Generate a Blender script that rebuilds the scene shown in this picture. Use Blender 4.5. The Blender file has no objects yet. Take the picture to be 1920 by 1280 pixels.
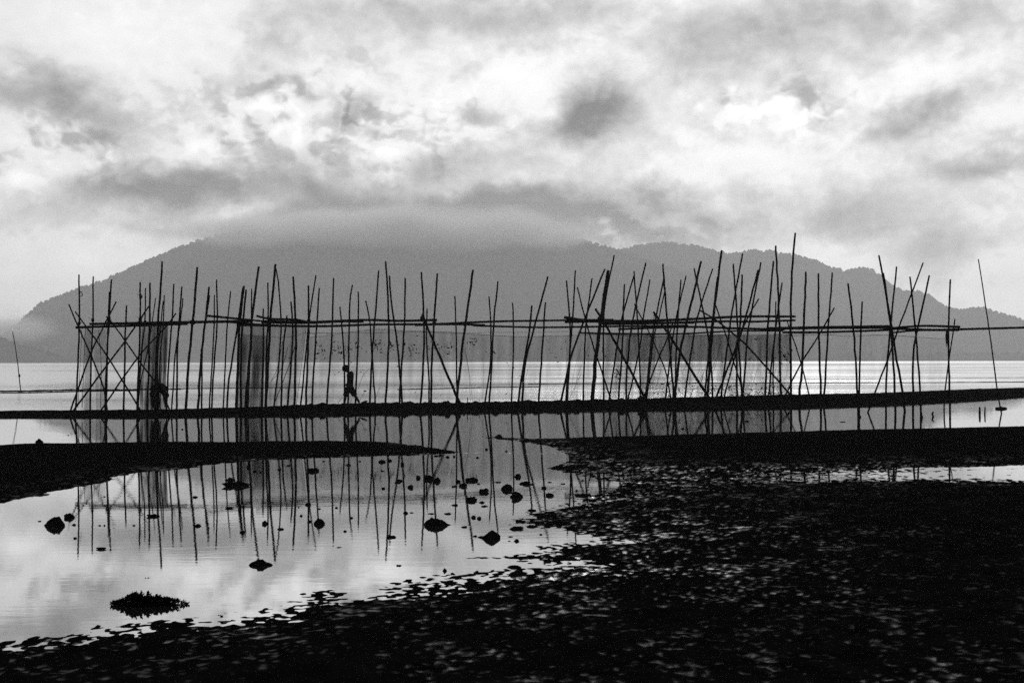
import bpy, bmesh, math, random
import numpy as np
from mathutils import Vector, Matrix

R = math.radians
scene = bpy.context.scene
col = scene.collection
rng = random.Random(7)

# ------------------------------------------------------------------ camera
FPX, CX, CY = 2400.0, 960.0, 640.0          # focal length and centre for a 1920 px wide frame
CAM_H = 2.05
PITCH, ROLL = math.atan((676.6 - CY) / FPX), R(0.107)
cam_d = bpy.data.cameras.new('camera')
cam = bpy.data.objects.new('camera', cam_d)
col.objects.link(cam)
cam_d.sensor_width = 36.0
cam_d.lens = 36.0 * FPX / 1920.0
cam_d.clip_start, cam_d.clip_end = 0.1, 30000.0
CAM_M = Matrix.Rotation(math.pi / 2 + PITCH, 4, 'X') @ Matrix.Rotation(-ROLL, 4, 'Z')
CAM_M.translation = Vector((0, 0, CAM_H))
cam.matrix_world = CAM_M
scene.camera = cam
RM = CAM_M.to_3x3()
CP = Vector((0, 0, CAM_H))


def ray(px, py):
    return (RM @ Vector(((px - CX) / FPX, -(py - CY) / FPX, -1.0))).normalized()


def at_z(px, py, z=0.0):
    d = ray(px, py)
    return CP + d * ((z - CAM_H) / d.z)


def at_y(px, py, y):
    d = ray(px, py)
    return CP + d * (y / d.y)


# ------------------------------------------------------------------ world and sun
SUN_AZ, SUN_EL = 9.0, 30.0
world = bpy.data.worlds.new('World')
scene.world = world
world.use_nodes = True
WT = world.node_tree
WT.nodes.clear()


def wn(kind, **kw):
    n = WT.nodes.new(kind)
    for k, v in kw.items():
        setattr(n, k, v)
    return n


def wl(a, b):
    WT.links.new(a, b)


def wmath(op, a, b=None, c=None, clamp=False):
    n = wn('ShaderNodeMath', operation=op)
    n.use_clamp = clamp
    for i, v in enumerate((a, b, c)):
        if v is None:
            continue
        if isinstance(v, (int, float)):
            n.inputs[i].default_value = v
        else:
            wl(v, n.inputs[i])
    return n.outputs[0]


def wnoise(vec, scale, detail, rough, dist=0.0, lac=2.0):
    n = wn('ShaderNodeTexNoise')
    n.inputs['Scale'].default_value = scale
    n.inputs['Detail'].default_value = detail
    n.inputs['Roughness'].default_value = rough
    n.inputs['Distortion'].default_value = dist
    n.inputs['Lacunarity'].default_value = lac
    wl(vec, n.inputs['Vector'])
    return n


def build_sky():
    tc = wn('ShaderNodeTexCoord')
    d = tc.outputs['Generated']
    sep = wn('ShaderNodeSeparateXYZ')
    wl(d, sep.inputs[0])
    az = wmath('ARCTAN2', sep.outputs[0], sep.outputs[1])
    el = wmath('ARCSINE', sep.outputs[2])
    comb = wn('ShaderNodeCombineXYZ')
    wl(az, comb.inputs[0])
    wl(el, comb.inputs[1])
    # direction stretched so that clouds are wider than tall
    vm = wn('ShaderNodeVectorMath', operation='MULTIPLY')
    wl(d, vm.inputs[0])
    vm.inputs[1].default_value = (1.0, 1.0, 1.35)
    dv = vm.outputs[0]
    # ragged edges: the cloud positions are pushed about by noise
    w1 = wnoise(dv, 9.0, 6.0, 0.55)
    w2 = wnoise(dv, 34.0, 6.0, 0.6)

    def centred(n, k):
        s = wn('ShaderNodeVectorMath', operation='SUBTRACT')
        wl(n.outputs['Color'], s.inputs[0])
        s.inputs[1].default_value = (0.5, 0.5, 0.5)
        m = wn('ShaderNodeVectorMath', operation='SCALE')
        wl(s.outputs[0], m.inputs[0])
        m.inputs['Scale'].default_value = k
        return m.outputs[0]
    a1 = wn('ShaderNodeVectorMath', operation='ADD')
    wl(centred(w1, 0.06), a1.inputs[0])
    wl(centred(w2, 0.030), a1.inputs[1])
    a2 = wn('ShaderNodeVectorMath', operation='ADD')
    wl(comb.outputs[0], a2.inputs[0])
    wl(a1.outputs[0], a2.inputs[1])
    uv = a2.outputs[0]

    S = 1.0 / FPX
    clouds = [  # px x, px y, half width, half height, tilt, amount
        (350, 362, 125, 28, -3, -.38), (180, 385, 110, 25, -10, -.13), (600, 375, 60, 35, 0, -.12),
        (760, 410, 190, 50, 0, -.33), (980, 425, 190, 45, 0, -.30), (1080, 390, 110, 36, 10, -.17),
        (520, 445, 150, 26, -5, -.13), (1120, 195, 42, 40, 30, -.34), (1165, 220, 60, 36, 0, -.10),
        (1020, 260, 110, 26, -20, -.13), (60, 170, 110, 38, 10, -.20), (160, 245, 110, 33, 15, -.13),
        (510, 75, 70, 40, -35, -.16), (760, 40, 150, 45, 0, -.17), (1040, 35, 100, 42, 0, -.19),
        (1350, 70, 130, 55, -20, -.13), (1550, 35, 180, 40, 0, -.10), (1800, 30, 150, 42, 0, -.12),
        (1790, 205, 80, 23, -15, -.20), (1700, 235, 70, 28, -20, -.10), (1870, 303, 105, 22, -5, -.25),
        (1220, 365, 65, 42, 30, -.15), (1330, 395, 100, 36, 0, -.16), (1580, 400, 60, 33, -20, -.18),
        (1740, 388, 90, 26, 0, -.14), (1750, 465, 55, 28, -20, -.18), (1870, 450, 70, 18, 0, -.10),
        (1420, 435, 120, 24, 0, -.08), (658, 240, 36, 32, -40, -.20), (830, 290, 60, 28, -30, -.15),
        (450, 295, 55, 26, -30, -.11), (130, 432, 150, 26, 0, -.12), (250, 205, 120, 25, 0, -.06),
        (110, 70, 110, 50, -10, .08), (330, 60, 130, 50, -10, .08), (752, 262, 40, 25, -20, .12),
        (500, 255, 60, 22, 10, .08), (60, 290, 70, 33, 20, .09), (900, 345, 140, 15, -6, .12),
        (430, 415, 100, 10, -12, .14), (1290, 240, 160, 45, -10, -.02), (1430, 205, 110, 45, -15, -.07),
        (1020, 120, 80, 55, 0, .09), (1540, 470, 55, 26, 20, .10), (600, 285, 60, 12, 10, .08),
        (1250, 330, 110, 20, -8, .06), (80, 510, 150, 40, 0, .03),
    ]
    total = None
    for (x, y, sx, sy, t, a) in clouds:
        a = a * 1.3 if a < 0 else a
        dr = ray(x, y)
        mp = wn('ShaderNodeMapping', vector_type='TEXTURE')
        mp.inputs['Location'].default_value = (math.atan2(dr.x, dr.y), math.asin(dr.z), 0)
        mp.inputs['Rotation'].default_value = (0, 0, R(-t))
        mp.inputs['Scale'].default_value = (sx * S, sy * S, 1e6)
        wl(uv, mp.inputs['Vector'])
        dp = wn('ShaderNodeVectorMath', operation='DOT_PRODUCT')
        wl(mp.outputs[0], dp.inputs[0])
        wl(mp.outputs[0], dp.inputs[1])
        e = wmath('EXPONENT', wmath('MULTIPLY', dp.outputs['Value'], -0.5))
        total = wmath('MULTIPLY', e, a) if total is None else wmath('MULTIPLY_ADD', e, a, total)
    big = wnoise(dv, 6.0, 8.0, 0.55, 0.6).outputs['Fac']
    fine = wnoise(dv, 26.0, 9.0, 0.62, 0.4).outputs['Fac']
    puff_n = wnoise(dv, 42.0, 7.0, 0.5, 0.2).outputs['Fac']
    puff = wmath('ABSOLUTE', wmath('SUBTRACT', puff_n, 0.5))
    v = wmath('ADD', total, 0.875)
    v = wmath('MULTIPLY_ADD', wmath('SUBTRACT', big, 0.5), 0.34, v)
    v = wmath('MULTIPLY_ADD', wmath('SUBTRACT', fine, 0.5), 0.30, v)
    v = wmath('MULTIPLY_ADD', wmath('SUBTRACT', puff, 0.07), -0.25, v)
    # heaped clouds with hard lit edges, in two places
    def billow(vec):
        acc = None
        for k, (sc, am) in enumerate(((11.0, 1.0), (24.0, 0.55), (52.0, 0.30), (115.0, 0.16))):
            mp = wn('ShaderNodeMapping')
            mp.inputs['Rotation'].default_value = (0.5 + k, 0.9 * k + 0.3, 0.4)
            mp.inputs['Location'].default_value = (3.1 * k, 1.7, 0.6 * k)
            wl(vec, mp.inputs['Vector'])
            n = wnoise(mp.outputs[0], sc, 0.0, 0.5).outputs['Fac']
            n = wmath('MULTIPLY', wmath('ABSOLUTE', wmath('SUBTRACT', n, 0.5)), am)
            acc = n if acc is None else wmath('ADD', acc, n)
        return acc
    swirl = wn('ShaderNodeVectorMath', operation='ADD')
    wl(dv, swirl.inputs[0])
    wl(centred(w2, 0.011), swirl.inputs[1])
    sh = wn('ShaderNodeVectorMath', operation='ADD')
    wl(swirl.outputs[0], sh.inputs[0])
    sh.inputs[1].default_value = (0.006, 0.0, 0.014)
    b1, b2 = billow(swirl.outputs[0]), billow(sh.outputs[0])

    def crisp(h):
        m = wn('ShaderNodeMapRange', interpolation_type='SMOOTHSTEP')
        m.inputs[1].default_value, m.inputs[2].default_value = 0.155, 0.235
        wl(h, m.inputs[0])
        return m.outputs[0]
    rim = wmath('MULTIPLY', wmath('SUBTRACT', crisp(b1), crisp(b2)), 0.16)
    relief = wmath('MULTIPLY_ADD', wmath('SUBTRACT', b1, b2), 0.9, rim)
    place = None
    for (x, y, sx, sy) in ((600, 235, 190, 60), (130, 295, 170, 45), (330, 290, 120, 40), (1480, 205, 90, 35), (1180, 440, 120, 40)):
        dr = ray(x, y)
        mp = wn('ShaderNodeMapping', vector_type='TEXTURE')
        mp.inputs['Location'].default_value = (math.atan2(dr.x, dr.y), math.asin(dr.z), 0)
        mp.inputs['Scale'].default_value = (sx * S, sy * S, 1e6)
        wl(uv, mp.inputs['Vector'])
        dp = wn('ShaderNodeVectorMath', operation='DOT_PRODUCT')
        wl(mp.outputs[0], dp.inputs[0])
        wl(mp.outputs[0], dp.inputs[1])
        e = wmath('EXPONENT', wmath('MULTIPLY', dp.outputs['Value'], -0.5))
        place = e if place is None else wmath('MAXIMUM', place, e)
    v = wmath('MULTIPLY_ADD', relief, wmath('MULTIPLY_ADD', place, 0.85, 0.15), v)
    v = wmath('SUBTRACT', v, wmath('MULTIPLY', wmath('MAXIMUM', wmath('SUBTRACT', v, 0.86), 0.0), 0.62))
    v = wmath('MINIMUM', wmath('MAXIMUM', v, 0.30), 0.99)
    lum = wmath('POWER', v, 2.2)
    sky = wn('ShaderNodeTexSky', sky_type='NISHITA')
    sky.sun_disc = False
    sky.sun_elevation = R(SUN_EL)
    sky.sun_rotation = R(SUN_AZ)
    bw = wn('ShaderNodeRGBToBW')
    wl(sky.outputs[0], bw.inputs[0])
    # the thick cloud diffuses the clear sky's brightness: softened, then seen through the cloud
    soft = wmath('POWER', wmath('MULTIPLY', bw.outputs[0], 0.10), 0.32)
    c = wmath('MULTIPLY', lum, wmath('MULTIPLY', soft, SKY_GAIN))
    bg = wn('ShaderNodeBackground')
    bg.inputs['Strength'].default_value = 0.1
    wl(c, bg.inputs['Color'])
    out = wn('ShaderNodeOutputWorld')
    wl(bg.outputs[0], out.inputs['Surface'])


SKY_GAIN = 13.4
build_sky()

sun_d = bpy.data.lights.new('sun', 'SUN')
sun_d.energy = 1.0
sun_d.angle = R(14)
sun_d.color = (1.0, 0.985, 0.96)
sun = bpy.data.objects.new('sun', sun_d)
col.objects.link(sun)
sv = Vector((math.sin(R(SUN_AZ)) * math.cos(R(SUN_EL)), math.cos(R(SUN_AZ)) * math.cos(R(SUN_EL)), math.sin(R(SUN_EL))))
sun.rotation_euler = sv.to_track_quat('Z', 'Y').to_euler()
sun.location = (0, 0, 60)
sun_d.color = (1, 1, 1)

vs = scene.view_settings
scene.display_settings.display_device = 'sRGB'
vs.view_transform = 'Standard'
vs.look = 'None'
vs.exposure = 0.0
vs.gamma = 1.0
vs.use_curve_mapping = False
scene.cycles.volume_bounces = 8
scene.cycles.max_bounces = 12
scene.cycles.use_denoising = False        # the photograph is grainy
scene.cycles.transparent_max_bounces = 24

# ------------------------------------------------------------------ helpers
MATS = {}


def mat(name):
    m = bpy.data.materials.new(name)
    m.use_nodes = True
    MATS[name] = m
    return m, m.node_tree, m.node_tree.nodes['Principled BSDF']


def grey(v):
    return (v, v, v, 1)


def tag(o, label=None, cat=None, group=None, kind=None):
    if label:
        o['label'] = label
    if cat:
        o['category'] = cat
    if group:
        o['group'] = group
    if kind:
        o['kind'] = kind
    return o


def link(name, mesh, m=None, parent=None, loc=(0, 0, 0)):
    o = bpy.data.objects.new(name, mesh)
    col.objects.link(o)
    if m is not None and not mesh.materials:
        mesh.materials.append(m)
    o.location = loc
    if parent is not None:
        o.parent = parent
    return o


def empty(name, loc):
    o = bpy.data.objects.new(name, None)
    col.objects.link(o)
    o.location = loc
    o.empty_display_size = 0.2
    return o


def pymesh(name, verts, faces, smooth=True):
    me = bpy.data.meshes.new(name)
    me.from_pydata([tuple(v) for v in verts], [], [tuple(f) for f in faces])
    me.update()
    if smooth:
        me.polygons.foreach_set('use_smooth', [True] * len(me.polygons))
    return me


def np_mesh(name, V, F, smooth=True):
    """V (n,3), F (m,k) arrays, all faces with k corners."""
    me = bpy.data.meshes.new(name)
    k = F.shape[1]
    me.vertices.add(len(V))
    me.vertices.foreach_set('co', np.asarray(V, np.float32).ravel())
    me.loops.add(F.size)
    me.loops.foreach_set('vertex_index', np.asarray(F, np.int32).ravel())
    me.polygons.add(len(F))
    me.polygons.foreach_set('loop_start', np.arange(0, F.size, k, dtype=np.int32))
    me.polygons.foreach_set('loop_total', np.full(len(F), k, np.int32))
    me.polygons.foreach_set('use_smooth', np.full(len(F), smooth))
    me.update(calc_edges=True)
    return me


def hash2(ix, iy, seed):
    h = (ix.astype(np.int64) * 374761393 + iy.astype(np.int64) * 668265263 + seed * 1442695041) & 0xFFFFFFFF
    h = ((h ^ (h >> 13)) * 1274126177) & 0xFFFFFFFF
    return ((h ^ (h >> 16)) & 0xFFFF) / 65535.0


def noise2(x, y, seed=0):
    """gradient noise in about -1..1"""
    ix, iy = np.floor(x), np.floor(y)
    fx, fy = x - ix, y - iy
    u = fx * fx * fx * (fx * (fx * 6 - 15) + 10)
    w = fy * fy * fy * (fy * (fy * 6 - 15) + 10)
    r = 0
    for dx in (0, 1):
        for dy in (0, 1):
            a = hash2(ix + dx, iy + dy, seed) * 2 * math.pi
            g = np.cos(a) * (fx - dx) + np.sin(a) * (fy - dy)
            r = r + g * (u if dx else 1 - u) * (w if dy else 1 - w)
    return r * 1.45


def fbm(x, y, octaves=4, seed=0, gain=0.5):
    s, a = 0, 1.0
    for i in range(octaves):
        s = s + a * noise2(x, y, seed + i * 17)
        x, y, a = x * 2.03 + 11.3, y * 2.03 - 7.1, a * gain
    return s


def catmull(pts, n):
    pts = [Vector(p) for p in pts]
    if len(pts) == 2:
        return [pts[0].lerp(pts[1], i / n) for i in range(n + 1)]
    P = [pts[0] * 2 - pts[1]] + pts + [pts[-1] * 2 - pts[-2]]
    seg = len(pts) - 1
    out = []
    for i in range(n + 1):
        t = i / n * seg
        k = min(int(t), seg - 1)
        f = t - k
        a, b, c, d = P[k:k + 4]
        out.append(0.5 * ((2 * b) + (c - a) * f + (2 * a - 5 * b + 4 * c - d) * f * f + (3 * b - a - 3 * c + d) * f ** 3))
    return out


def tube(pts, radii, sides=7):
    V, F = [], []
    n = len(pts)
    up = None
    for i, p in enumerate(pts):
        t = (pts[min(i + 1, n - 1)] - pts[max(i - 1, 0)]).normalized()
        if up is None:
            up = t.orthogonal().normalized()
        up = (up - t * up.dot(t)).normalized()
        s = t.cross(up)
        for k in range(sides):
            a = 2 * math.pi * k / sides
            V.append(p + (up * math.cos(a) + s * math.sin(a)) * radii[i])
    for i in range(n - 1):
        for k in range(sides):
            k2 = (k + 1) % sides
            F.append((i * sides + k, i * sides + k2, (i + 1) * sides + k2, (i + 1) * sides + k))
    F.append(tuple(range(sides - 1, -1, -1)))
    F.append(tuple((n - 1) * sides + k for k in range(sides)))
    return V, F


class Geo:
    def __init__(self):
        self.V, self.F = [], []

    def add(self, V, F):
        b = len(self.V)
        self.V += list(V)
        self.F += [tuple(i + b for i in f) for f in F]
        return self

    def build(self, name, m, parent=None, loc=(0, 0, 0), smooth=True):
        L = Vector(loc)
        return link(name, pymesh(name, [Vector(v) - L for v in self.V], self.F, smooth), m, parent, loc if parent is None else (0, 0, 0))


def bamboo(pts, r0, r1, seed, sides=7):
    """a cane through the points: tapering, gently crooked, with swollen joints"""
    q = random.Random(seed)
    base = catmull(pts, 40)
    cum = [0]
    for a, b in zip(base, base[1:]):
        cum.append(cum[-1] + (b - a).length)
    L = cum[-1]

    def at(s):
        s = min(max(s, 0), L)
        for i in range(len(cum) - 1):
            if s <= cum[i + 1]:
                f = (s - cum[i]) / max(1e-6, cum[i + 1] - cum[i])
                return base[i].lerp(base[i + 1], f)
        return base[-1].copy()
    rings, rad = [], []
    s = 0.0
    kx, ky = 0.0, 0.0
    rings.append(at(0)); rad.append(r0)
    s += q.uniform(0.15, 0.4)
    while s < L - 0.08:
        f = s / L
        r = r0 + (r1 - r0) * f
        kx, ky = q.uniform(-.3, .3) * r, q.uniform(-.3, .3) * r
        off = Vector((kx, ky, 0))
        for ds, k in ((-0.035, 1.0), (0.0, 1.17), (0.03, 1.0)):
            rings.append(at(s + ds) + off); rad.append(r * k)
        s += q.uniform(0.32, 0.55)
    rings.append(at(L)); rad.append(r1 * 0.96)
    return tube(rings, rad, sides)


# ------------------------------------------------------------------ materials
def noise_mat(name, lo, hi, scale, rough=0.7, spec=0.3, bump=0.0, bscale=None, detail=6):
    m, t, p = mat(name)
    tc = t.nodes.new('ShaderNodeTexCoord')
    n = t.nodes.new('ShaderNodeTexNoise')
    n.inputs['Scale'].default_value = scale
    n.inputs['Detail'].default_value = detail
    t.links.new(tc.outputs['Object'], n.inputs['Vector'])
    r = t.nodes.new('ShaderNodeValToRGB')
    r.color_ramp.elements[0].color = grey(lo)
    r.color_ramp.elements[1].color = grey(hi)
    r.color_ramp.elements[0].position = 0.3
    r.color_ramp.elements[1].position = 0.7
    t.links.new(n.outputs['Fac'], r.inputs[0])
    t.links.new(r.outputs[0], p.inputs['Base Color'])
    p.inputs['Roughness'].default_value = rough
    p.inputs['Specular IOR Level'].default_value = spec
    if bump:
        n2 = t.nodes.new('ShaderNodeTexNoise')
        n2.inputs['Scale'].default_value = bscale or scale * 3
        n2.inputs['Detail'].default_value = 6
        t.links.new(tc.outputs['Object'], n2.inputs['Vector'])
        b = t.nodes.new('ShaderNodeBump')
        b.inputs['Strength'].default_value = 0.8
        b.inputs['Distance'].default_value = bump
        t.links.new(n2.outputs['Fac'], b.inputs['Height'])
        t.links.new(b.outputs[0], p.inputs['Normal'])
    return m


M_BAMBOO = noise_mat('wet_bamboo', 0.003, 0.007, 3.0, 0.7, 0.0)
M_ROPE = noise_mat('rope', 0.006, 0.012, 8.0, 0.9, 0.0)
M_ROCK = noise_mat('wet_rock', 0.002, 0.005, 6.0, 0.7, 0.0, 0.01, 30)
M_WEED = noise_mat('dark_weed', 0.002, 0.005, 10.0, 0.8, 0.0)
M_SKIN = noise_mat('skin', 0.005, 0.008, 6.0, 0.6, 0.0)
M_CLOTH = noise_mat('cloth', 0.003, 0.006, 12.0, 0.9, 0.0)
M_HAIR = noise_mat('hair', 0.003, 0.005, 20.0, 0.7, 0.0)
M_HILL = noise_mat('wooded_slope', 0.034, 0.042, 0.012, 0.95, 0.0)
M_FOREST = noise_mat('tree_canopy', 0.034, 0.042, 0.03, 0.95, 0.0)


def mud_material():
    m, t, p = mat('wet_mud')
    geo = t.nodes.new('ShaderNodeNewGeometry')

    def noise(scale, detail, rough=0.55):
        n = t.nodes.new('ShaderNodeTexNoise')
        n.inputs['Scale'].default_value = scale
        n.inputs['Detail'].default_value = detail
        n.inputs['Roughness'].default_value = rough
        t.links.new(geo.outputs['Position'], n.inputs['Vector'])
        return n.outputs['Fac']

    def ramp(fac, a, b, ca, cb):
        r = t.nodes.new('ShaderNodeMapRange')
        r.inputs[1].default_value, r.inputs[2].default_value = a, b
        r.inputs[3].default_value, r.inputs[4].default_value = ca, cb
        t.links.new(fac, r.inputs[0])
        return r.outputs[0]
    c = ramp(noise(4.0, 8), 0.3, 0.7, 0.0015, 0.004)
    t.links.new(c, p.inputs['Base Color'])
    at = t.nodes.new('ShaderNodeAttribute')
    at.attribute_name = 'water_film'
    wet = at.outputs['Fac']
    p.inputs['Roughness'].default_value = 0.8
    p.inputs['Specular IOR Level'].default_value = 0.0
    gl = t.nodes.new('ShaderNodeBsdfGlossy')
    gl.inputs['Color'].default_value = grey(0.9)
    gl.inputs['Roughness'].default_value = 0.22
    mx_ = t.nodes.new('ShaderNodeMixShader')
    t.links.new(ramp(wet, 0.0, 1.0, 0.0, 0.32), mx_.inputs[0])
    t.links.new(p.outputs[0], mx_.inputs[1])
    t.links.new(gl.outputs[0], mx_.inputs[2])
    t.links.new(mx_.outputs[0], t.nodes['Material Output'].inputs['Surface'])
    b = t.nodes.new('ShaderNodeBump')
    b.inputs['Strength'].default_value = 0.7
    b.inputs['Distance'].default_value = 0.006
    t.links.new(noise(38.0, 5, 0.6), b.inputs['Height'])
    t.links.new(b.outputs[0], p.inputs['Normal'])
    t.links.new(b.outputs[0], gl.inputs['Normal'])
    return m


M_MUD = mud_material()


def water_material(name, far):
    m, t, p = mat(name)
    N = t.nodes.new
    geo = N('ShaderNodeNewGeometry')
    sep = N('ShaderNodeSeparateXYZ')
    t.links.new(geo.outputs['Position'], sep.inputs[0])

    def mth(op, a, b=None, c=None, clamp=False):
        n = N('ShaderNodeMath')
        n.operation = op
        n.use_clamp = clamp
        for i, v in enumerate((a, b, c)):
            if v is None:
                continue
            if isinstance(v, (int, float)):
                n.inputs[i].default_value = v
            else:
                t.links.new(v, n.inputs[i])
        return n.outputs[0]

    def noise(vec, scale, detail, rough=0.5):
        n = N('ShaderNodeTexNoise')
        n.inputs['Scale'].default_value = scale
        n.inputs['Detail'].default_value = detail
        n.inputs['Roughness'].default_value = rough
        t.links.new(vec, n.inputs['Vector'])
        return n.outputs['Fac']

    def stretched(sx, sy):
        mp = N('ShaderNodeMapping')
        mp.inputs['Scale'].default_value = (sx, sy, 1)
        t.links.new(geo.outputs['Position'], mp.inputs['Vector'])
        return mp.outputs[0]
    p.inputs['Base Color'].default_value = grey(0.012)
    p.inputs['IOR'].default_value = 1.33
    gl = N('ShaderNodeBsdfGlossy')                     # extra mirror layer, added to brighten the water's reflections
    gl.inputs['Color'].default_value = grey(0.93)
    mx_ = N('ShaderNodeMixShader')
    mx_.inputs[0].default_value = 0.62 if far else 0.58
    t.links.new(p.outputs[0], mx_.inputs[1])
    t.links.new(gl.outputs[0], mx_.inputs[2])
    t.links.new(mx_.outputs[0], t.nodes['Material Output'].inputs['Surface'])

    def to_both(sock, name):
        t.links.new(sock, p.inputs[name])
        t.links.new(sock, gl.inputs[name])
    if far:
        # wind: streaks of ruffled and of calm water, long across the view
        lg = mth('LOGARITHM', mth('MAXIMUM', sep.outputs[1], 20.0), 2.718)
        cb = N('ShaderNodeCombineXYZ')
        t.links.new(mth('MULTIPLY', mth('DIVIDE', sep.outputs[0], mth('MAXIMUM', sep.outputs[1], 20.0)), 1.6), cb.inputs[0])
        t.links.new(mth('MULTIPLY', lg, 3.2), cb.inputs[1])
        st = noise(cb.outputs[0], 1.3, 5, 0.6)
        streak = mth('MULTIPLY_ADD', st, 2.8, -0.65, True)
        off_ = mth('MULTIPLY_ADD', sep.outputs[1], 1 / 500.0, -1.6, True)
        rough = mth('ADD', mth('MULTIPLY_ADD', streak, 0.17, 0.06), mth('MULTIPLY', off_, 0.14))
        dash = mth('MULTIPLY_ADD', noise(stretched(0.30, 2.2), 1.2, 4, 0.6), 9.0, -5.3, True)
        near = mth('MULTIPLY_ADD', sep.outputs[1], -1 / 60.0, 2.4, True)
        rough = mth('MULTIPLY', rough, mth('SUBTRACT', 1.0, mth('MULTIPLY', mth('MULTIPLY', dash, near), 0.9)))
        to_both(rough, 'Roughness')
        amp_cut = mth('SUBTRACT', 1.0, mth('MULTIPLY', dash, near))
        hgt = noise(stretched(0.6, 1.5), 2.6, 5, 0.7)
        amp = mth('MULTIPLY_ADD', streak, 0.9, 0.25)
        b = N('ShaderNodeBump')
        b.inputs['Distance'].default_value = 0.05
        t.links.new(mth('MULTIPLY', mth('MULTIPLY', amp, 0.7), amp_cut), b.inputs['Strength'])
        t.links.new(hgt, b.inputs['Height'])
        to_both(b.outputs[0], 'Normal')
    else:
        n1 = noise(stretched(0.8, 2.6), 2.2, 3, 0.5)
        n2 = noise(stretched(1.0, 2.2), 11.0, 2, 0.5)
        patch = noise(stretched(0.25, 0.5), 0.5, 3, 0.5)
        calm = mth('MULTIPLY_ADD', patch, 3.5, -1.3, True)
        h = mth('MULTIPLY_ADD', n2, 0.16, n1)
        b = N('ShaderNodeBump')
        b.inputs['Distance'].default_value = 0.0024
        t.links.new(mth('MULTIPLY_ADD', calm, 0.22, 0.14), b.inputs['Strength'])
        t.links.new(h, b.inputs['Height'])
        to_both(b.outputs[0], 'Normal')
        # two thin lines where small currents meet and ruffle the surface
        wob = mth('MULTIPLY_ADD', noise(stretched(1.5, 0.2), 0.6, 5, 0.7), 1.6, -0.8)
        total = None
        for (xa, ya, xb, yb, wid) in RIPPLE_LINES:
            A, B = at_z(xa, ya), at_z(xb, yb)
            k = (B.y - A.y) / (B.x - A.x)
            dy = mth('SUBTRACT', sep.outputs[1], mth('MULTIPLY_ADD', sep.outputs[0], k, A.y - k * A.x))
            dy = mth('ABSOLUTE', mth('ADD', dy, wob))
            a = mth('SUBTRACT', 1.0, mth('DIVIDE', dy, wid), None, True)
            mx = mth('MULTIPLY', mth('GREATER_THAN', sep.outputs[0], A.x), mth('LESS_THAN', sep.outputs[0], B.x))
            a = mth('MULTIPLY', a, mx)
            total = a if total is None else mth('MAXIMUM', total, a)
        spk = mth('MULTIPLY_ADD', noise(stretched(3.0, 1.2), 2.2, 4, 0.7), 7.0, -3.6, True)
        to_both(mth('MULTIPLY_ADD', mth('MULTIPLY', total, spk), 0.26, 0.008), 'Roughness')
    return m


RIPPLE_LINES = [(850, 849, 1140, 851, 0.35), (460, 903, 690, 906, 0.10)]
M_POOL = water_material('pool_water', False)
M_SEA = water_material('lagoon_water', True)


def net_material(name, cover, streaks=True):
    m = bpy.data.materials.new(name)
    m.use_nodes = True
    t = m.node_tree
    t.nodes.clear()
    N = t.nodes.new
    out = N('ShaderNodeOutputMaterial')
    mix = N('ShaderNodeMixShader')
    tr = N('ShaderNodeBsdfTransparent')
    df = N('ShaderNodeBsdfDiffuse')
    df.inputs[0].default_value = grey(0.006)
    tc = N('ShaderNodeTexCoord')
    mp = N('ShaderNodeMapping')
    mp.inputs['Scale'].default_value = (1.6, 1.0, 0.22)
    t.links.new(tc.outputs['Object'], mp.inputs[0])
    n = N('ShaderNodeTexNoise')
    n.inputs['Scale'].default_value = 2.2
    n.inputs['Detail'].default_value = 7
    t.links.new(mp.outputs[0], n.inputs['Vector'])
    mr = N('ShaderNodeMapRange')
    mr.inputs[1].default_value, mr.inputs[2].default_value = 0.3, 0.7
    mr.inputs[3].default_value, mr.inputs[4].default_value = cover * 0.45, min(0.97, cover * 1.55)
    t.links.new(n.outputs['Fac'], mr.inputs[0])
    t.links.new(mr.outputs[0], mix.inputs[0])
    t.links.new(tr.outputs[0], mix.inputs[1])
    t.links.new(df.outputs[0], mix.inputs[2])
    t.links.new(mix.outputs[0], out.inputs[0])
    return m


# ------------------------------------------------------------------ the sand bar's line
WL_PX = [(-900, 788), (-300, 783), (0, 780), (300, 779), (480, 775), (650, 771), (840, 769), (1000, 766), (1280, 761.5),
         (1500, 757), (1700, 752.5), (1800, 748), (1920, 741), (2300, 731), (2700, 725)]
CREST_PX = [(-900, 773), (0, 771), (330, 768), (480, 763.5), (600, 759), (840, 757.5), (1000, 755), (1140, 752), (1280, 748),
            (1500, 743), (1700, 741), (1800, 738), (1920, 733), (2300, 722), (2700, 716)]
_w = [at_z(*p) for p in WL_PX]
WL_X, WL_Y = np.array([p.x for p in _w]), np.array([p.y for p in _w])


def bar_y(X):
    return np.interp(X, WL_X, WL_Y)


def bar_y_px(px):
    """distance of the bar's front edge in the column px"""
    y = np.interp(px, [p[0] for p in WL_PX], [p[1] for p in WL_PX])
    return at_z(px, float(y)).y


_c = []
for (x, y) in CREST_PX:
    _c.append(at_y(x, y, bar_y_px(x) + 0.9))
CR_X, CR_Z = np.array([p.x for p in _c]), np.array([p.z for p in _c])


def crest_z(X):
    return np.interp(X, CR_X, CR_Z)


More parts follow.
